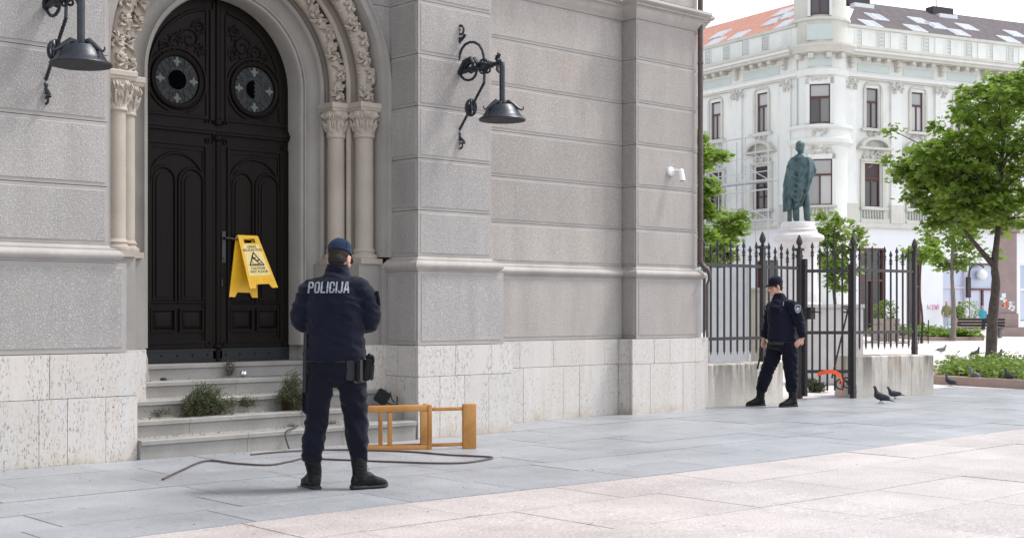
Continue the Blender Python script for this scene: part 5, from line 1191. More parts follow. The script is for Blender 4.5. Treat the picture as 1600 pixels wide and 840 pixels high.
def grille(xf, s, z0, z1, d):
    b = B(xf=xf); w_ = .30
    for q in ((s-w_, s-w_+.05), (s+w_-.05, s+w_)): b.box(q[0], q[1], d, d+.06, z0, z1)
    for k in range(4):
        zc = z0+(z1-z0)*(k+.5)/4; b.tube([(s+.17*cos(t_), d+.04, zc+.10*sin(t_)) for t_ in [2*pi*j/10 for j in range(11)]], .028, 5)
        b.tube([(s-.2, d+.04, zc-.12), (s+.2, d+.04, zc+.12)], .022, 5); b.tube([(s+.2, d+.04, zc-.12), (s-.2, d+.04, zc+.12)], .022, 5)
    b.obj('parapet_grille', M['plaster'], house, smooth=50)
def facade(xf, L, bays, blind, sgn, tile, shop):
    holes = []
    for c in bays: holes += [(c-.47, c+.47, 12.42, 14.85), (c-.63, c+.63, 7.62, 10.26)]
    wall_with_holes(xf, .0, L, 6.6, 15.45, holes, 'wall', 'plaster')
    hb(xf, 'back_wall', (0, L, -.9, -.6, 0, 17.), mat='shutter')
    # band courses
    hb(xf, 'band_course', (0, L, 0, .22, 6.32, 6.48), mat='plaster2'); hb(xf, 'band_course', (0, L, 0, .14, 6.48, 6.62), mat='plaster')
    hb(xf, 'plinth_band', (0, L, 0, .10, 6.62, 6.9), mat='plaster')
    hb(xf, 'architrave', (0, L, 0, .16, 15.30, 15.42), mat='plaster2'); hb(xf, 'architrave', (0, L, 0, .22, 15.42, 15.62), mat='plaster'); hb(xf, 'frieze', (0, L, -.3, .08, 15.62, 16.6), mat='plaster')
    hb(xf, 'cornice', (0, L, -.3, .75, 16.62, 16.80), mat='plaster2'); hb(xf, 'cornice', (0, L, -.3, .88, 16.80, 16.98), mat='plaster'); hb(xf, 'cornice', (0, L, -.3, .98, 16.98, 17.14), mat='plaster2')
    hb(xf, 'parapet', (0, L, -.25, .12, 17.14, 18.38), mat='plaster'); hb(xf, 'parapet_coping', (0, L, -.32, .22, 18.38, 18.56), mat='plaster2')
    step_ = bays[1]-bays[0]; mids = [bays[0]-step_/2]+[c+step_/2 for c in bays]
    for i, m_ in enumerate(mids):
        if m_ < .3: m_ = .45
        hb(xf, 'pilaster', (m_-.42, m_+.42, 0, .13, 7.95, 15.30), mat='plaster'); hb(xf, 'pilaster_base', (m_-.52, m_+.52, 0, .24, 6.62, 7.75), mat='plaster2'); hb(xf, 'pilaster_base', (m_-.47, m_+.47, 0, .19, 7.75, 7.95), mat='plaster')
        blob_relief(xf, m_-.5, m_+.5, 14.62, 15.26, .17, i+10*len(bays))
        b = B(xf=xf); b.box(m_-.16, m_+.16, .08, .42, 16.2, 16.62); b.box(m_-.13, m_+.13, .08, .30, 15.95, 16.2); b.ell((m_, .26, 16.08), .15, .15, .18, 8, 6); b.ell((m_, .38, 16.4), .16, .14, .14, 8, 6); b.obj('console', M['plaster2'], house, smooth=40)
        hb(xf, 'pier_plinth', (m_-.5, m_+.5, .12, .16, 17.16, 18.36), mat='plaster')
        if i < len(mids)-1:
            a = m_+.42; e = mids[i+1]-.42; nd = 3 if e-a < 3 else 4
            for k in range(nd):
                s = a+(e-a)*(k+.75)/(nd+.5); hb(xf, 'dentil', (s-.14, s+.14, .08, .58, 16.40, 16.62), mat='plaster2')
            hb(xf, 'frieze_panel', (a+.12, e-.12, .08, .11, 15.78, 16.28), mat='recess')
    k = 0; s = .9
    while s < L-1: grille(xf, s, 17.35, 18.28, .12); s += 1.78
    for i, c in enumerate(bays):
        window(xf, c-.47, c+.47, 12.42, 14.85, 'glass'); window(xf, c-.63, c+.63, 7.62, 10.26, 'blind' if i in blind else 'glass')
        b = B(xf=xf); b.box(c-.74, c-.56, 0, .09, 12.3, 14.8); b.box(c+.56, c+.74, 0, .09, 12.3, 14.8); b.tube([(c-.66, .04, 14.7), (c-.62, .04, 14.98), (c-.45, .04, 15.1), (c+.45, .04, 15.1), (c+.62, .04, 14.98), (c+.66, .04, 14.7)], .07, 6); b.obj('window_surround', M['plaster2'], house, smooth=30)
        hb(xf, 'window_sill', (c-.95, c+.95, 0, .26, 12.20, 12.36), mat='plaster2'); blob_relief(xf, c-.6, c+.6, 11.9, 12.15, .05, i+50, 12)
        b = B(xf=xf); b.box(c-.98, c-.70, 0, .12, 7.55, 10.35); b.box(c+.70, c+.98, 0, .12, 7.55, 10.35); b.box(c-.98, c+.98, 0, .14, 10.36, 10.5); b.obj('window_surround', M['plaster2'], house, smooth=0)
        blob_relief(xf, c-.75, c+.75, 10.55, 11.0, .08, i+90, 18)
        b = B(xf=xf); b.box(c-1.3, c+1.3, 0, .42, 11.06, 11.2)
        arc = [(c-1.15*cos(pi*k/14), 11.2+.62*sin(pi*k/14)) for k in range(15)]; inn = [(c-.92*cos(pi*k/14), 11.2+.45*sin(pi*k/14)) for k in range(15)][::-1]
        for k in range(14): b.prism([arc[k], arc[k+1], inn[13-k], inn[14-k]], .0, .40)
        b.prism(inn, .0, .06); b.obj('pediment', M['plaster2'], house, smooth=30)
        hb(xf, 'balustrade_rail', (c-1.05, c+1.05, 0, .26, 7.40, 7.55), (c-1.05, c+1.05, 0, .20, 6.62, 6.84), mat='plaster2'); hb(xf, 'balustrade_panel', (c-.95, c+.95, 0, .04, 6.84, 7.40), mat='recess'); balusters(xf, c-.85, c+.85, 6.84, 7.40, .13)
    # ground floor
    g = [(a, c, 0 if z0 == 0 else z0, z1) for a, c, z0, z1, *_ in shop]
    wall_with_holes(xf, 0, L, -.05, 6.32, g, 'shop_wall', 'shopwhite', .02, .30)
    for a, c, z0, z1, frame, glass in shop:
        b = B(xf=xf); f = .11
        b.box(a, a+f, -.26, -.02, z0, z1); b.box(c-f, c, -.26, -.02, z0, z1); b.box(a+f, c-f, -.26, -.02, z1-f, z1); b.box(a+f, c-f, -.24, -.04, z1*.60, z1*.60+.12)
        if c-a > 1.6: b.box((a+c)/2-.06, (a+c)/2+.06, -.24, -.04, z0, z1*.6)
        sf = b.obj('shop_window', M[frame], house, smooth=0)
        hb(xf, 'pane', (a+f, c-f, -.20, -.18, z0+.05, z1*.60), mat=glass, parent=sf); hb(xf, 'pane', (a+f, c-f, -.20, -.18, z1*.60+.12, z1-f), mat=glass, parent=sf)
    # roof slope
    b = B(xf=xf); pr_ = ((-.2, 18.1, .3), (-.2, 18.50, .3), (-5.2, 21.55, 5.3), (-9.5, 18.2, 9.6)); b.loft([[(s_, y_, z_) for y_, z_, s_ in pr_], [(L, y_, z_) for y_, z_, s_ in pr_]]); o = b.obj('roof', M[tile], house, smooth=0)
    uvl = o.data.uv_layers.new(name='uv'); me = o.data; inv = xf.inverted()
    for p in me.polygons:
        for li in p.loop_indices:
            v = inv @ me.vertices[me.loops[li].vertex_index].co; uvl.data[li].uv = (v.x, hypot(v.y, v.z-18))
    return o
def skylight(xf, s, f, roof, w_=.62, h_=.17):
    """pair of roof windows lying on the slope, f = how far up it"""
    y0, z0, y1, z1 = -.2, 18.50, -5.2, 21.55
    d = Vector((0, y1-y0, z1-z0)).normalized(); n = Vector((0, d.z, -d.y)); n = n if n.z > 0 else -n
    c = Vector((s, y0+(y1-y0)*f, z0+(z1-z0)*f)); ln = 1.15
    for k in (-1, 1):
        b = B(xf=xf); P = lambda a, e, h: c+Vector((k*(w_*.53)+a, 0, 0))+d*e+n*h
        def bx(a0, a1, e0, e1, h0, h1): b.add([P(a, e, h) for h in (h0, h1) for a, e in ((a0, e0), (a1, e0), (a1, e1), (a0, e1))], [(0, 3, 2, 1), (4, 5, 6, 7), (0, 1, 5, 4), (1, 2, 6, 5), (2, 3, 7, 6), (3, 0, 4, 7)])
        bx(-w_/2, w_/2, 0, ln, -.02, .07); sk = b.obj('skylight', M['panelgrey'], roof, smooth=0, world=False)
        b = B(xf=xf); bx(-w_/2+.06, w_/2-.06, .07, ln-.07, .07, .078); b.obj('skylight_pane', M['skypane'], roof, smooth=0, world=False)
shR = [(1.18, 3.07, 0, 5.1, 'shoptrim', 'shopdark'), (4.80, 5.98, 0, 4.5, 'shoptrim', 'shopdark'), (7.75, 9.70, .35, 4.45, 'lilac', 'shopglass'), (9.95, 12.45, .30, 4.3, 'shoptrim', 'shopglass'), (14.3, 17.2, .6, 4.3, 'shopwhite', 'shopglass'), (19, 21.5, .6, 4.3, 'shoptrim', 'shopglass')]
shL = [(1.6, 3.6, 0, 4.4, 'shoptrim', 'shopdark'), (5.8, 8.6, 0, 4.4, 'shoptrim', 'shopdark'), (10, 12.6, 0, 4.4, 'shoptrim', 'shopdark')]
roofR = facade(XR, LR, [2.14+3.57*k for k in range(9)], (0, 1, 3), 1, 'darktile', shR)
roofL = facade(XLf, LLn, [3.12+4.31*k for k in range(5)], (0, 1), -1, 'redtile', shL)
for s, f in ((2.9, .08), (4.6, .36), (6.6, .10), (8.4, .42), (9.3, .30), (10.4, .14), (12.4, .40), (14.6, .10), (16.5, .36)): skylight(XR, s, f, roofR)
for s, f in ((2.2, .10), (3.7, .42), (4.6, .34), (6.6, .12), (8.8, .10), (5.2, .64), (9.9, .38)): skylight(XLf, s, f, roofL)
# chimney-like roof hatches on the ridge
for s in (5.0, 12.2): hb(XR, 'roof_hatch', (s-.9, s+.9, -5.3, -4.6, 21.2, 21.75), mat='darktile', parent=roofR); hb(XR, 'roof_hatch', (s-.7, s+.9, -4.7, -4.2, 20.9, 21.2), mat='panelgrey', parent=roofR)
b = B(xf=XR); b.tube([(12.0, -5.0, 21.5), (12.0, -5.0, 23.2)], .03, 6); b.tube([(11.2, -5.0, 23.1), (13.0, -5.0, 22.9)], .025, 6); [b.tube([(11.3+.3*k, -5.3, 23.05-.03*k), (11.3+.3*k, -4.7, 23.05-.03*k)], .015, 5) for k in range(6)]; b.obj('aerial', M['lead'], roofR)
# tower-like rounded corner bay
tc = (Or+Ol)/2+Vector((.42, .40, 0)); TR = 1.60
fw = Vector((-_F.x*.98+_R.x*-.02, -_F.y*.98, 0)); av = atan2(-tc.y, -tc.x)      # direction of the bay front
b = B(); b.lathe([(TR+.10, -.1), (TR+.10, 6.35), (TR+.3, 6.4), (TR+.3, 6.6), (TR+.06, 6.62), (TR+.06, 10.6), (TR+.1, 10.75), (TR+.1, 11.1), (TR+.36, 11.3), (TR+.40, 11.55), (TR+.22, 11.62), (TR+.20, 12.05), (TR+.36, 12.2), (TR+.36, 12.36), (TR, 12.4), (TR, 15.25), (TR+.12, 15.35), (TR+.16, 15.7), (TR+.02, 15.75), (TR+.02, 16.55)], 48, (tc.x, tc.y, 0)); b.obj('corner_bay', M['plaster'], house, smooth=35)
b = B(); b.lathe([(TR, 16.55), (TR+.5, 16.65), (TR+.6, 16.85), (TR+.75, 17.0), (TR+.75, 17.12), (TR+.08, 17.14), (TR+.08, 18.55), (TR+.22, 18.62), (TR+.22, 18.78), (TR-.05, 18.82), (TR-.05, 22.2), (.2, 23.4)], 48, (tc.x, tc.y, 0)); b.obj('corner_bay_attic', M['plaster2'], house, smooth=35)
def towerxf(a): return Matrix.Translation((tc.x, tc.y, 0)) @ Matrix.Rotation(a-pi/2, 4, 'Z')      # local y points outwards
TX = Matrix(((-sin(av), cos(av), 0, tc.x), (cos(av), sin(av), 0, tc.y), (0, 0, 1, 0), (0, 0, 0, 1)))
hb(TX, 'bay_window_surround', (-.82, -.60, 1.2, TR+.06, 12.42, 15.15), (.60, .82, 1.2, TR+.06, 12.42, 15.15), (-.82, .82, 1.2, TR+.06, 14.78, 15.15), mat='plaster')
hb(TX, 'bay_window_surround', (-.92, -.72, 1.2, TR+.12, 7.4, 10.6), (.72, .92, 1.2, TR+.12, 7.4, 10.6), (-.92, .92, 1.2, TR+.12, 10.3, 10.6), mat='plaster')
window(TX, -.60, .60, 12.45, 14.78, 'glass', TR+.17); window(TX, -.72, .72, 7.55, 10.3, 'glass', TR+.23); window(TX, -.55, .55, 18.95, 21.2, 'glass', TR+.12)
hb(TX, 'attic_surround', (-.72, -.55, 1.0, TR+.0, 18.85, 21.3), (.55, .72, 1.0, TR+.0, 18.85, 21.3), mat='plaster'); hb(TX, 'attic_panel', (-.75, .75, 1.0, TR+.10, 17.4, 18.35), mat='recess'); hb(TX, 'frieze_panel', (-.72, .72, 1.0, TR+.05, 15.85, 16.45), mat='recess')
for q in (-.75, -.28, .28, .75):
    x_ = Matrix.Translation((tc.x, tc.y, 0)) @ Matrix.Rotation(av+q*.95-pi/2, 4, 'Z'); hb(x_, 'dentil', (-.15, .15, TR, TR+.5, 16.3, 16.6), mat='plaster2')
blob_relief(TX, -.5, .5, 11.72, 12.1, TR+.22, 5, 16); blob_relief(TX, -.9, .9, 10.62, 11.1, TR+.1, 6, 22); blob_relief(TX, -.5, .5, 15.0, 15.25, TR+.05, 7, 12)
balusters(TX, -.9, .9, 6.9, 7.45, TR+.12); hb(TX, 'bay_balcony', (-1., 1., 1.0, TR+.30, 7.42, 7.55), (-1., 1., 1.0, TR+.24, 6.62, 6.9), mat='plaster2')
for O_, e_, s_ in ((Or, eR, .06), (Ol, eL, .06)):
    q = O_+e_*s_; b = B(); b.tube([(q.x-.1, q.y-.05, 6.7), (q.x-.1, q.y-.05, 16.6)], .045, 8); b.obj('rain_pipe', M['recess'], house)
# graffiti strokes on the white pier
b = B(xf=XR)
for k in range(5):
    s = 6.45+.22*k; b.tube([(s+q[0], .024, 1.35+q[1]) for q in [((0, 0), (.06, .3), (.14, 0)), ((.15, .28), (.02, .25), (.02, .03), (.15, .02)), ((0, .0), (0, .28), (.14, .28), (.14, 0), (0, 0)), ((0, .3), (.05, 0), (.1, .2), (.15, 0), (.18, .3)), ((.14, .3), (0, .28), (.1, .15), (0, 0))][k]], .022, 4)
b.obj('graffiti', simple('pink_spray_paint', (.65, .16, .40), .6), house)
# wall lantern
wl = XR @ Vector((10.55, .0, 0)); lt = thing('street_lantern', (wl.x, wl.y, 0), 'white globe lantern on a curved dark bracket beside the right tree trunk', 'lantern')
b = B(xf=XR @ Matrix.Translation((9.83, 0, 0))); b.box(-.14, .14, .0, .16, 2.1, 3.4); b.tube([(0, .12, 3.1)]+[(.72-.72*cos(q), .14, 3.6+.62*sin(q)) for q in [k*pi/12 for k in range(10)]], .06, 8); b.obj('bracket', M['fence'], lt)
b = B(xf=XR @ Matrix.Translation((9.83, 0, 0))); b.ell((1.06, .16, 3.55), .34, .34, .34, 20, 14); b.obj('globe', M['white'], lt)
# ------------------------------------------------------------------ scaffold on the left face
scf = thing('scaffolding', tuple(XLf @ Vector((4, 1.2, 0))), 'white tubular scaffolding frame in front of the left house facade', 'scaffold')
M['scaf'] = simple('pale_scaffold_tube', (.46, .48, .50), .45, .06)
for s in (.9, 2.9, 4.6, 6.3, 7.8, 9.3):
    for d in (.75, 1.6): b = B(xf=XLf); b.tube([(s, d, 0), (s, d, 11.9)], .034, 6); b.obj('standard', M['scaf'], scf)
for z in (5.0, 6.8, 8.6, 9.2, 9.7, 10.6, 11.9):
    b = B(xf=XLf); b.tube([(.7, 1.62, z), (9.5, 1.62, z)], .028 if z not in (8.6, 11.9) else .045, 6); b.obj('ledger', M['scaf'], scf)
for z in (6.8, 9.2):
    hb(XLf, 'deck', (.9, 9.3, .8, 1.6, z-.09, z-.03), mat='scaf', parent=scf)
    for a, c in ((.9, 2.9), (2.9, 4.6), (4.6, 6.3)): b = B(xf=XLf); b.tube([(a, 1.63, z), (c, 1.63, z+.95)], .028, 5); b.obj('brace', M['scaf'], scf)
# ------------------------------------------------------------------ trees
def maple_leaf(b, c, d, n, L):
    s = d.cross(n); s.normalize(); n = s.cross(d)
    prof = ((0, -.5), (.16, -.42), (.42, -.46), (.30, -.12), (.52, .10), (.24, .16), (.0, .55), (-.24, .16), (-.52, .10), (-.30, -.12), (-.42, -.46), (-.16, -.42))
    b.add([c+s*(x*L)+d*(y*L)+n*(-.18*L*abs(x)) for x, y in prof], [tuple(range(12))])
def cluster(b, rr, c, rad, n, L, flat=.5, simple_=False):
    for k in range(n):
        o = Vector((rr.gauss(0, 1), rr.gauss(0, 1), rr.gauss(0, flat)))*rad*.55
        nn = Vector((rr.gauss(0, .55), rr.gauss(0, .55), 1)).normalized(); dd = Vector((o.x+rr.gauss(0, rad*.4), o.y+rr.gauss(0, rad*.4), rr.gauss(-.25, .35)*rad)).normalized(); l_ = L*rr.uniform(.6, 1.2)
        if simple_: leafquad(b, c+o, dd, nn, l_, l_*.30)
        else: maple_leaf(b, c+o, dd, nn, l_)
def tree(name, base, label, trunk_pts, rads, tips, leaf, L, crad, nl, seed, bark='bark', flat=.5, group=None, simple_=False, fork=None):
    rr = random.Random(seed); root = thing(name, base, label, 'tree', group); base = Vector(base)
    b = B(); tp_ = smoothpts([base+Vector(p) for p in trunk_pts], 5); rad = [rads[0]+(rads[1]-rads[0])*(i/(len(tp_)-1))**.8 for i in range(len(tp_))]
    b.tube(tp_, [r_*(1+.06*sin(i*2.1)) for i, r_ in enumerate(rad)], 10)
    b.tube([tp_[0]+Vector((0, 0, -.05)), tp_[0]+Vector((0, 0, .06)), tp_[0]+Vector((0, 0, .22))], [rads[0]*1.35, rads[0]*1.2, rads[0]], 10)
    b.obj('trunk', M[bark], root, smooth=60)
    bl = B(); bb = B()
    for k, (t, sub) in enumerate(tips):
        t = base+Vector(t); lo = int(len(tp_)*(.35 if fork is None else fork)); i = min(range(lo, len(tp_)), key=lambda j: (tp_[j]-(t-Vector((0, 0, .55*(t-tp_[j]).to_2d().length)))).length)
        a = tp_[i]; m = a.lerp(t, .5)+Vector((rr.gauss(0, .1), rr.gauss(0, .1), .06*(t-a).length)); pts = smoothpts([a, m, t], 4); r0 = min(rad[i]*.42, .006+.0075*(t-a).length)
        bb.tube(pts, [r0*(1-.85*q/(len(pts)-1))+.004 for q in range(len(pts))], 5)
        for q in range(sub):
            c = t+Vector((rr.gauss(0, crad*.7), rr.gauss(0, crad*.7), rr.gauss(0, crad*.4))) if q else t
            if q: bb.tube([pts[-3], t.lerp(c, .5), c], [.008, .006, .004], 4)
            cluster(bl, rr, c, crad, nl, L, flat, simple_)
        cluster(bl, rr, m.lerp(t, .35), crad*.8, nl//3, L, flat, simple_)
    bb.obj('limbs', M[bark], root, smooth=60); bl.obj('crown', M[leaf], root, smooth=0)
    return root
TT = 31.; k1 = TT/FPX; tb = dep(1548, 484, TT); tb.z = 0
rr = random.Random(5); tips = []
def pxoff(x, y, dd=0.): return tuple(_R*((x-1548)*k1)+_F*dd+Vector((0, 0, CAMZ+(YH-y)*k1)) if 0 else Vector((_R.x*(x-1548)*k1+_F.x*dd, _R.y*(x-1548)*k1+_F.y*dd, CAMZ+(YH-y)*k1)))
CR = [(350, 40), (330, 70), (300, 70), (270, 75), (240, 75), (355, 90), (300, 100), (340, 130), (260, 110), (230, 130), (210, 150), (280, 140), (320, 160), (370, 150), (190, 190), (220, 190), (250, 180), (290, 190), (330, 200), (370, 200), (150, 200), (120, 210), (95, 218), (78, 238), (100, 240), (70, 265), (130, 240), (160, 235), (190, 230), (95, 268), (120, 270), (150, 265), (180, 260), (220, 240), (260, 230), (300, 240), (340, 240), (370, 250), (110, 300), (130, 300), (160, 300), (195, 290), (230, 280), (270, 270), (310, 280), (350, 290), (120, 335), (140, 335), (170, 330), (205, 325), (240, 315), (280, 310), (320, 320), (360, 330), (145, 365), (165, 362), (190, 360), (220, 360), (255, 350), (290, 350), (330, 360), (365, 370), (175, 390), (200, 395), (225, 390), (255, 388), (285, 385), (325, 395), (360, 400), (245, 412), (350, 425), (400, 120), (410, 200), (405, 280), (400, 350), (430, 240), (395, 60)]
for x, y in CR:
    for dd in (rr.uniform(-1.5, -.3), rr.uniform(.1, 1.5)): tips.append((pxoff((lambda q: 1560+(q-1560)*(.90 if q < 1560 else 1))(1360+.632*x)+rr.uniform(-6, 6), 94+.632*y+rr.uniform(-5, 5), dd), 2))
tips.append((pxoff(1387, 207, -.4), 1)); tips.append((pxoff(1500, 165, .2), 1))
tree('maple_tree', tuple(tb), 'leafy maple tree with dark trunk in the kerbed planting bed at right', [(0, 0, 0), pxoff(1551, 500)[:2]+(1.08,), pxoff(1556, 442)[:2]+(1.95,), pxoff(1554, 410)[:2]+(2.44,), pxoff(1562, 334)[:2]+(3.6,), pxoff(1566, 240)[:2]+(5.0,), pxoff(1574, 150)[:2]+(6.3,)], (.15, .03), tips, 'leaf', .150, .25, 34, 3, fork=.62)
# left limb of the maple
b = B(); b.tube(smoothpts([tb+Vector(pxoff(1554, 416)), tb+Vector(pxoff(1540, 400)), tb+Vector(pxoff(1512, 366)), tb+Vector(pxoff(1480, 318))], 5), [.085-.0038*k for k in range(16)], 8); ml = b.obj('limbs', M['bark'], [o for o in COL.objects if o.name == 'maple_tree'][0], smooth=60)
t2 = dep(1489, 484, 56.); t2.z = 0; k2 = 56/FPX
def off2(x, y, dd=0., x0=1489, k=k2): return (_R.x*(x-x0)*k+_F.x*dd, _R.y*(x-x0)*k+_F.y*dd, CAMZ+(YH-y)*k)
tips = [(off2(x+rr.uniform(-5, 5), y, rr.uniform(-1, 1)), 2) for x, y in ((1470, 395), (1480, 410), (1495, 415), (1505, 400), (1515, 385), (1465, 375), (1490, 385), (1500, 365), (1480, 355), (1520, 370), (1510, 410), (1475, 340), (1500, 330), (1535, 400), (1455, 360))]
tree('young_tree', tuple(t2), 'slender grey-trunked tree behind the maple, by the hedge bed', [(0, 0, 0), (.05, 0, 1.5), (0, .05, 3), (.05, 0, 5.2)], (.13, .05), tips, 'leaf_light', .26, .42, 22, 6, 'bark_pale')
def fartree(name, px_, t, tipspx, label, leaf, L, crad, nl, seed, h, r0=.12):
    base = dep(px_, 484, t); base.z = 0; k = t/FPX; r3 = random.Random(seed)
    tips = [(off2(x+r3.uniform(-4, 4), y+r3.uniform(-4, 4), r3.uniform(-.9, .9), px_, k), 2) for x, y in tipspx]
    return tree(name, tuple(base), label, [(0, 0, 0), (.05, 0, h*.3), (-.05, .05, h*.6), (0, 0, h)], (r0, .03), tips, leaf, L, crad, nl, seed, 'bark')
fartree('street_tree', 1084, 33., [(1096, 225), (1104, 245), (1094, 265), (1108, 285), (1100, 305), (1094, 325), (1106, 335), (1114, 250), (1096, 350), (1088, 370), (1104, 372), (1081, 300), (1076, 250), (1071, 340), (1084, 215), (1096, 395), (1116, 390), (1091, 240), (1099, 320), (1091, 390), (1109, 405)], 'dense green tree showing past the church corner', 'leaf', .17, .25, 46, 12, 5.2)
fartree('street_tree', 1128, 34., [(1140, 332), (1148, 345), (1138, 358), (1130, 370), (1146, 372), (1125, 385), (1135, 395), (1120, 372), (1150, 356), (1142, 400), (1130, 348)], 'small bushy tree right of the dense tree, before the scaffolding', 'leaf', .19, .25, 24, 13, 3.4)
fartree('ornamental_tree', 1304, 48., [(1290, 335), (1300, 345), (1283, 355), (1296, 365), (1310, 360), (1322, 370), (1288, 380), (1305, 385), (1335, 362), (1318, 390), (1295, 400), (1283, 410), (1308, 410), (1325, 405), (1298, 425), (1312, 430), (1290, 440), (1302, 445), (1330, 420), (1338, 372)], 'light green small tree behind the gate, right of the statue', 'leaf_light', .22, .32, 24, 14, 4.4, .09)
fartree('ornamental_tree', 1440, 52., [(1428, 392), (1440, 388), (1450, 392), (1458, 398), (1436, 400), (1448, 404), (1422, 398), (1460, 388)], 'round-headed small tree behind the right fence post', 'leaf', .20, .28, 26, 15, 3.5, .05)
# ------------------------------------------------------------------ planting beds
def bed(name, poly, label, seed, n, h, leaf, L, kerb=True, cat_='flower bed', step=.0):
    root = thing(name, (sum(p[0] for p in poly)/len(poly), sum(p[1] for p in poly)/len(poly), 0), label, cat_)
    b = B(); b.add([(x, y, .10) for x, y in poly], [tuple(range(len(poly)))]); b.obj('soil', M['soil'], root, smooth=0)
    if kerb:
        for (a, c) in zip(poly, poly[1:]+poly[:1]):
            a, c = Vector((*a, 0)), Vector((*c, 0)); L_ = (c-a).length; d = (c-a)/L_; nn = Vector((d.y, -d.x, 0))*.16; m = max(1, int(L_/1.2))
            for k in range(m):
                p, q = a+d*(L_*k/m+.003), a+d*(L_*(k+1)/m-.003); b = B(); b.loft([[(v.x, v.y, z) for v in (p+nn*f, q+nn*f, q, p)] for z, f in ((-.02, 1), (.135, 1), (.15, .93))]); b.obj('kerb_stone', M['kerb'], root, smooth=0)
    rr = random.Random(seed); bl = B(); bs = B(); xs_ = [p[0] for p in poly]; ys_ = [p[1] for p in poly]; cnt = 0
    def inside(x, y):
        r_ = False; m = len(poly)
        for i in range(m):
            x0, y0 = poly[i]; x1, y1 = poly[i-1]
            if (y0 > y) != (y1 > y) and x < (x1-x0)*(y-y0)/(y1-y0)+x0: r_ = not r_
        return r_
    while cnt < n:
        x, y = rr.uniform(min(xs_), max(xs_)), rr.uniform(min(ys_), max(ys_))
        if not inside(x, y): continue
        cnt += 1; hh = h*rr.uniform(.45, 1.1)*(.7+.5*noise.noise(Vector((x*.9, y*.9, seed)))); t = Vector((x+rr.gauss(0, .06), y+rr.gauss(0, .06), .10+hh)); bs.tube([(x, y, .09), t], [.006, .003], 4)
        for q in range(4): cluster(bl, rr, Vector((x, y, .1)).lerp(t, .35+.2*q), .10, 6, L, .6, True)
    bs.obj('stems', M['twig'], root, smooth=60, kind='stuff'); bl.obj('shrubs', M[leaf], root, smooth=0, kind='stuff'); return root
e0, e1 = onZ(1462, 598.5), onZ(1640, 608.5); f0, f1_ = onZ(1475, 583), onZ(1700, 577)
bed('planting_bed', [(e0.x, e0.y), (e1.x, e1.y), (f1_.x, f1_.y), (f0.x, f0.y)], 'kerbed bed of leafy shrubs round the foot of the maple', 31, 270, .36, 'leaf_light', .10)
h0, h1 = onZ(1450, 531.5), onZ(1532, 531.5); dz = Vector((_F.x, _F.y, 0))*10
bed('hedge_bed', [(h0.x, h0.y), (h1.x, h1.y), (h1.x+dz.x, h1.y+dz.y), (h0.x+dz.x, h0.y+dz.y)], 'low clipped hedge in a kerbed bed across the square', 32, 460, .44, 'leaf_light', .22)
# shrub behind the gate
for (x, y, t, lab) in ((1262, 600, 22.5, 'dark green shrub at the foot of the gate post'), (1276, 612, 21.0, 'tiny green plant on the ground inside the gate')):
    c = dep(x, 484, t); c.z = .0; h = CAMZ+(YH-y+14)*t/FPX; weed('shrub', tuple(c), .22 if t > 22 else .12, .2, max(.22, h), 50, 26, lab, int(x), leaf=.035, lean=(0, 0))
# ------------------------------------------------------------------ street pieces in the square
def planter(px_, t, w_, h_, label):
    c = dep(px_, 484, t); root = thing('planter', (c.x, c.y, 0), label, 'planter', 'planters with clipped bushes', heading(px_)); M_ = simple('planter_concrete', (.36, .28, .24), .8)
    b = B(); b.loft([[(sx*w_/2*k, sy*w_/2*k, z) for sx, sy in ((-1, -1), (1, -1), (1, 1), (-1, 1))] for k, z in ((.92, 0), (1., h_), (.9, h_), (.88, h_-.08))]); b.obj('box', M_, root, world=False, smooth=0)
    rr = random.Random(int(px_)); bl = B()
    for k in range(260):
        v = Vector((rr.gauss(0, 1), rr.gauss(0, 1), rr.gauss(0, 1))).normalized()*(w_*.42*rr.uniform(.75, 1)); cluster(bl, rr, Vector((v.x, v.y, h_+w_*.30+v.z)), .06, 2, .14, .6, True)
    bl.obj('bush', M['leaf'], root, world=False, smooth=0)
planter(1384, 56., 1.15, .95, 'square planter with round bush seen through the railing'); planter(1512, 74., 1.5, .85, 'square planter with round bush behind the hedge')
c = dep(1530, 484, 62.); bn_ = thing('park_bench', (c.x, c.y, 0), 'dark metal bench on the square behind the maple trunk', 'bench', None, heading(1530)-.25)
for k in range(4): bevbox('seat_slat', M['fence'], bn_, (0, -.2+.13*k, .45), (1.1, .05, .02), None, .005)
for k in range(3): bevbox('back_slat', M['fence'], bn_, (0, .30+.03*k, .58+.14*k), (1.1, .015, .05), None, .005)
for x in (-.95, .95): bevbox('leg', M['fence'], bn_, (x, 0, .22), (.03, .24, .22), None, .005); bevbox('arm_rest', M['fence'], bn_, (x, 0, .66), (.03, .26, .02), None, .005)
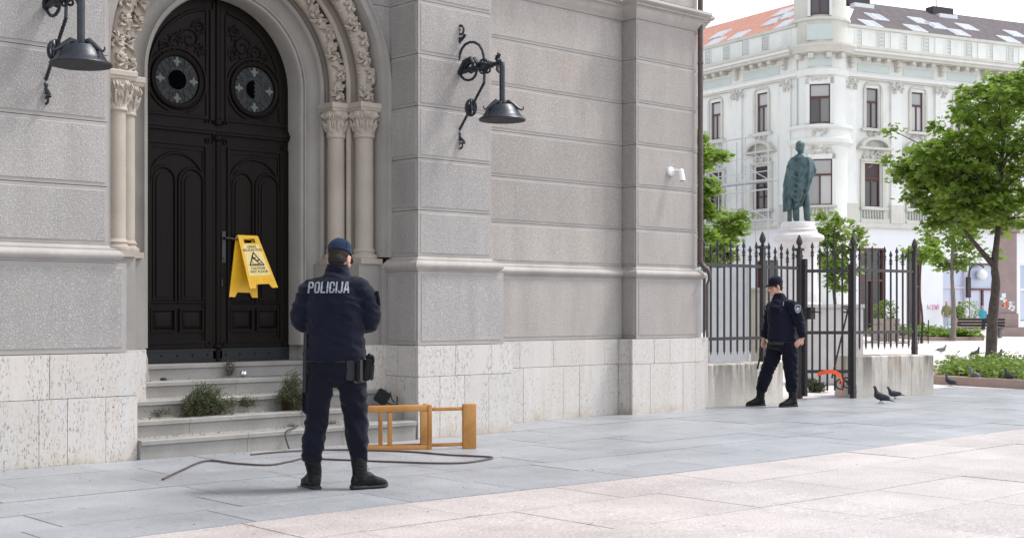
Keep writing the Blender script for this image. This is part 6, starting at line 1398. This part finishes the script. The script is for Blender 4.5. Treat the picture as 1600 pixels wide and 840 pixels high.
for px_, t, lab in ((1412, 52., 'dark cafe table and chairs behind the right railing'), (1362, 53., 'dark cafe table and chairs behind the gate end of the railing')):
    c = dep(px_, 484, t); ct = thing('cafe_table', (c.x, c.y, 0), lab, 'table', 'cafe tables on the square', heading(px_))
    b = B(); b.lathe([(.40, .72), (.42, .735), (.40, .75)], 18); b.obj('table_top', M['fence'], ct, world=False); b = B(); b.tube([(0, 0, 0), (0, 0, .72)], .03, 8); b.box(-.22, .22, -.03, .03, 0, .03); b.box(-.03, .03, -.22, .22, .0, .028); b.obj('pedestal_leg', M['fence'], ct, world=False)
    for x in (-.75, .75):
        ch = thing('cafe_chair', tuple(Vector((c.x, c.y, 0))+Matrix.Rotation(heading(px_), 3, 'Z') @ Vector((x, 0, 0))), 'dark cafe chair '+('left' if x < 0 else 'right')+' of the '+lab.split(' and chairs ')[0]+' '+lab.split(' and chairs ')[1], 'chair', 'cafe chairs on the square', heading(px_))
        bevbox('seat', M['fence'], ch, (0, 0, .45), (.21, .21, .025)); bevbox('backrest', M['fence'], ch, (.19*(1 if x > 0 else -1), 0, .72), (.02, .2, .2))
        for sx in (-.18, .18):
            for sy in (-.18, .18): bevbox('leg', M['fence'], ch, (sx, sy, .21), (.015, .015, .21), None, .003)
c = dep(1574, 484, 66.); pl_ = thing('stone_pillar', (c.x, c.y, 0), 'pinkish stone pillar covered in stickers behind the maple trunk', 'pillar', None, heading(1574))
M['pinkstone'] = stone('pink_pillar_stone', (.33, .25, .24), .12, 2, .35)
for nm, s_, z0, z1 in (('base', .85, -.02, .45), ('plinth', .52, .45, 1.15), ('shaft', .44, 1.15, 5.2), ('capital', .6, 5.2, 5.6)): bevbox(nm, M['pinkstone'], pl_, (0, 0, (z0+z1)/2), (s_, s_, (z1-z0)/2), None, .02)
rr = random.Random(9)
for k in range(12): bevbox('sticker', M[rr.choice(('white', 'panelgrey', 'patch', 'orange')) if k else 'orange'], pl_, (rr.uniform(-.32, .32), -.445, rr.uniform(1.3, 2.3)), (rr.uniform(.05, .11), .004, rr.uniform(.05, .12)), None, .001)
# ------------------------------------------------------------------ passers-by
def passer(px_, yfoot, t, label, top, bot, yaw, hgt=1.72, stride=.2, z0=None):
    c = dep(px_, 484, t); z = 0 if z0 is None else z0; root = thing('person', (c.x, c.y, z), label, 'person', None, heading(px_)); s = hgt/1.75; hx = Matrix.Scale(s, 4) @ headxf((0, 0, 1.62), yaw, 0); X = Matrix.Scale(s, 4)
    body = B(xf=X); torso(body, [(0, 0, .84, .13, .09, yaw), (0, 0, 1.1, .14, .09, yaw), (0, 0, 1.38, .16, .09, yaw), (0, 0, 1.47, .07, .06, yaw)]); limb(body, [(0, 0, 1.44), (0, 0, 1.52), (0, 0, 1.6)], [.06, .055, .055]); head(body, hx)
    cy, sy = cos(radians(yaw)), sin(radians(yaw)); R2 = lambda x, y, z_: (x*cy-y*sy, x*sy+y*cy, z_)
    for sd in (-1, 1):
        limb(body, [R2(sd*.17, 0, 1.4), R2(sd*.23, .02*sd, 1.12), R2(sd*.22, .10+.06*sd, .90)], [.05, .045, .035]); hand(body, R2(sd*.22, .10+.06*sd, .90), R2(sd*.22, .12+.06*sd, .75), R2(sd, 0, 0), sd)
        limb(body, [R2(sd*.09, 0, .88), R2(sd*.09, sd*stride*.5, .48), R2(sd*.09, sd*stride, .06)], [.085, .055, .04]); body.ell(R2(sd*.09, sd*stride+.06, .04), .05, .12 if abs(cy) > .7 else .06, .045, 8, 6)
    link('body', fuse(body, .014, 'body', M['skin'], 1), root, world=False)
    jk = B(xf=X); torso(jk, [(0, 0, .80, .165, .12, yaw), (0, 0, 1.1, .155, .115, yaw), (0, 0, 1.38, .175, .11, yaw), (0, 0, 1.5, .085, .08, yaw)])
    for sd in (-1, 1): limb(jk, [R2(sd*.15, 0, 1.42), R2(sd*.24, .02*sd, 1.12), R2(sd*.22, .10+.06*sd, .92)], [.065, .055, .045])
    link('jacket', fuse(jk, .018, 'jacket', top, 2), root, world=False)
    tr_ = B(xf=X); torso(tr_, [(0, 0, .76, .1, .09, yaw), (0, 0, .92, .17, .12, yaw)])
    for sd in (-1, 1): limb(tr_, [R2(sd*.09, 0, .9), R2(sd*.09, sd*stride*.5, .48), R2(sd*.09, sd*stride, .08)], [.10, .075, .065])
    link('trousers', fuse(tr_, .018, 'trousers', bot, 2), root, world=False)
    b = B(xf=hx); b.ell((0, -.02, .035), .079, .098, .080, 12, 8); b.obj('hair', M['hair'], root, world=False); return root
CL = lambda n_, c: simple(n_, c, .9)
passer(1499, 0, 79., 'passer-by in a long dark coat by the pale shop window', CL('dark_coat', (.02, .018, .026)), CL('dark_trousers', (.015, .015, .02)), 30, 1.85)
passer(1479, 0, 81.3, 'figure in an olive jacket and pale jeans left of the dark coat', CL('olive_jacket', (.22, .21, .10)), CL('pale_jeans', (.40, .46, .55)), 180, 1.9, .03)
passer(1535, 0, 82., 'passer-by in a turquoise jacket before the light blue shop window', CL('turquoise_jacket', (.05, .32, .42)), CL('black_jeans', (.02, .02, .025)), 200, 1.6)
passer(1541, 0, 82.6, 'person in dark clothes right beside the turquoise jacket', CL('black_jacket', (.03, .035, .06)), CL('navy_jeans', (.03, .04, .09)), 150, 1.25)
# ------------------------------------------------------------------ pigeons
def make_pigeon():
    root = thing('pigeon', (0, 0, 0), 'pigeon', 'pigeon', 'pigeons on the paving'); b = B()
    rings = []
    for x, z, rw, rh in ((.120, .165, .012, .016), (.112, .160, .034, .042), (.09, .148, .050, .060), (.05, .132, .060, .068), (.0, .116, .062, .066), (-.06, .094, .050, .050), (-.11, .074, .034, .030), (-.15, .058, .026, .015), (-.215, .034, .028, .007), (-.235, .026, .020, .005)):
        rings.append([(x-.25*rh*sin(2*pi*k/14), rw*cos(2*pi*k/14), z+rh*sin(2*pi*k/14)) for k in range(14)])
    b.loft(rings); b.tube([(.075, 0, .175), (.092, 0, .225), (.100, 0, .262)], [.046, .030, .024], 12); b.ell((.108, 0, .276), .029, .023, .025, 12, 8)
    for s in (-1, 1): b.ell((-.04, s*.046, .116), .115, .022, .044, 12, 8, Matrix.Rotation(-.24, 3, 'Y'))
    link('body', fuse(b, .007, 'body', M['pigeon'], 2), root, world=False)
    b = B(); b.tube([(.132, 0, .274), (.158, 0, .264)], [.008, .002], 6); b.obj('beak', M['patch'], root, world=False)
    for s in (-1, 1):
        b = B(); b.tube([(.0, s*.025, .07), (.005+.02*s, s*.026, .012)], [.010, .005], 6)
        for a in (-.5, 0, .5, pi): b.tube([(.005+.02*s, s*.026, .008), (.005+.02*s+.032*cos(a), s*.026+.032*sin(a), .004)], .0035, 4)
        b.obj('leg', simple('pigeon_leg_red', (.25, .07, .06), .6) if s < 0 else M['pigeon'], root, world=False)
    for s in (-1, 1): b = B(); b.ell((.118, s*.021, .281), .005, .004, .005, 6, 4); b.obj('eye', M['orange'], root, world=False)
    return root
pg = make_pigeon()
PG = [((1377, 629.5), 175, .82, 'dark pigeon walking left in front of the weathered wall block', 0), ((1399, 622.5), 200, .68, 'dark pigeon close behind the walking one, at the wall foot', 0), ((1485, 602.5), 165, .72, 'pigeon with reddish breast before the bed kerb, left end', 0), ((1523, 593), 150, .78, 'pale grey pigeon at the shrubs under the maple', 1), ((1578, 596), 150, .78, 'dark pigeon in the planting bed at the right edge', 0),
      ((1470, 551), -10, .95, 'grey pigeon pecking alone on the pale paving behind the wall block', 1), ((1524, 557), 15, .95, 'dark pigeon on the pale paving left of the maple trunk', 0), ((1559, 561), 25, .95, 'dark pigeon on the pale paving right of the maple trunk', 0)]
for i, ((x, y), rz, s, lab, pale) in enumerate(PG):
    o = pg if i == 0 else copy_tree(pg); q = onZ(x, y, .10 if i in (3, 4) else 0); o.location = (q.x, q.y, .10 if i in (3, 4) else -.004*(q.x > 20)); o.rotation_euler = (0, radians(12) if i in (1, 5) else 0, heading(x)+radians(rz)); o.scale = (s,)*3; o['label'] = lab
    if pale:
        for ch in o.children:
            if ch.name.startswith('body'): ch.data = ch.data.copy(); ch.data.materials[0] = M['pigeon2']
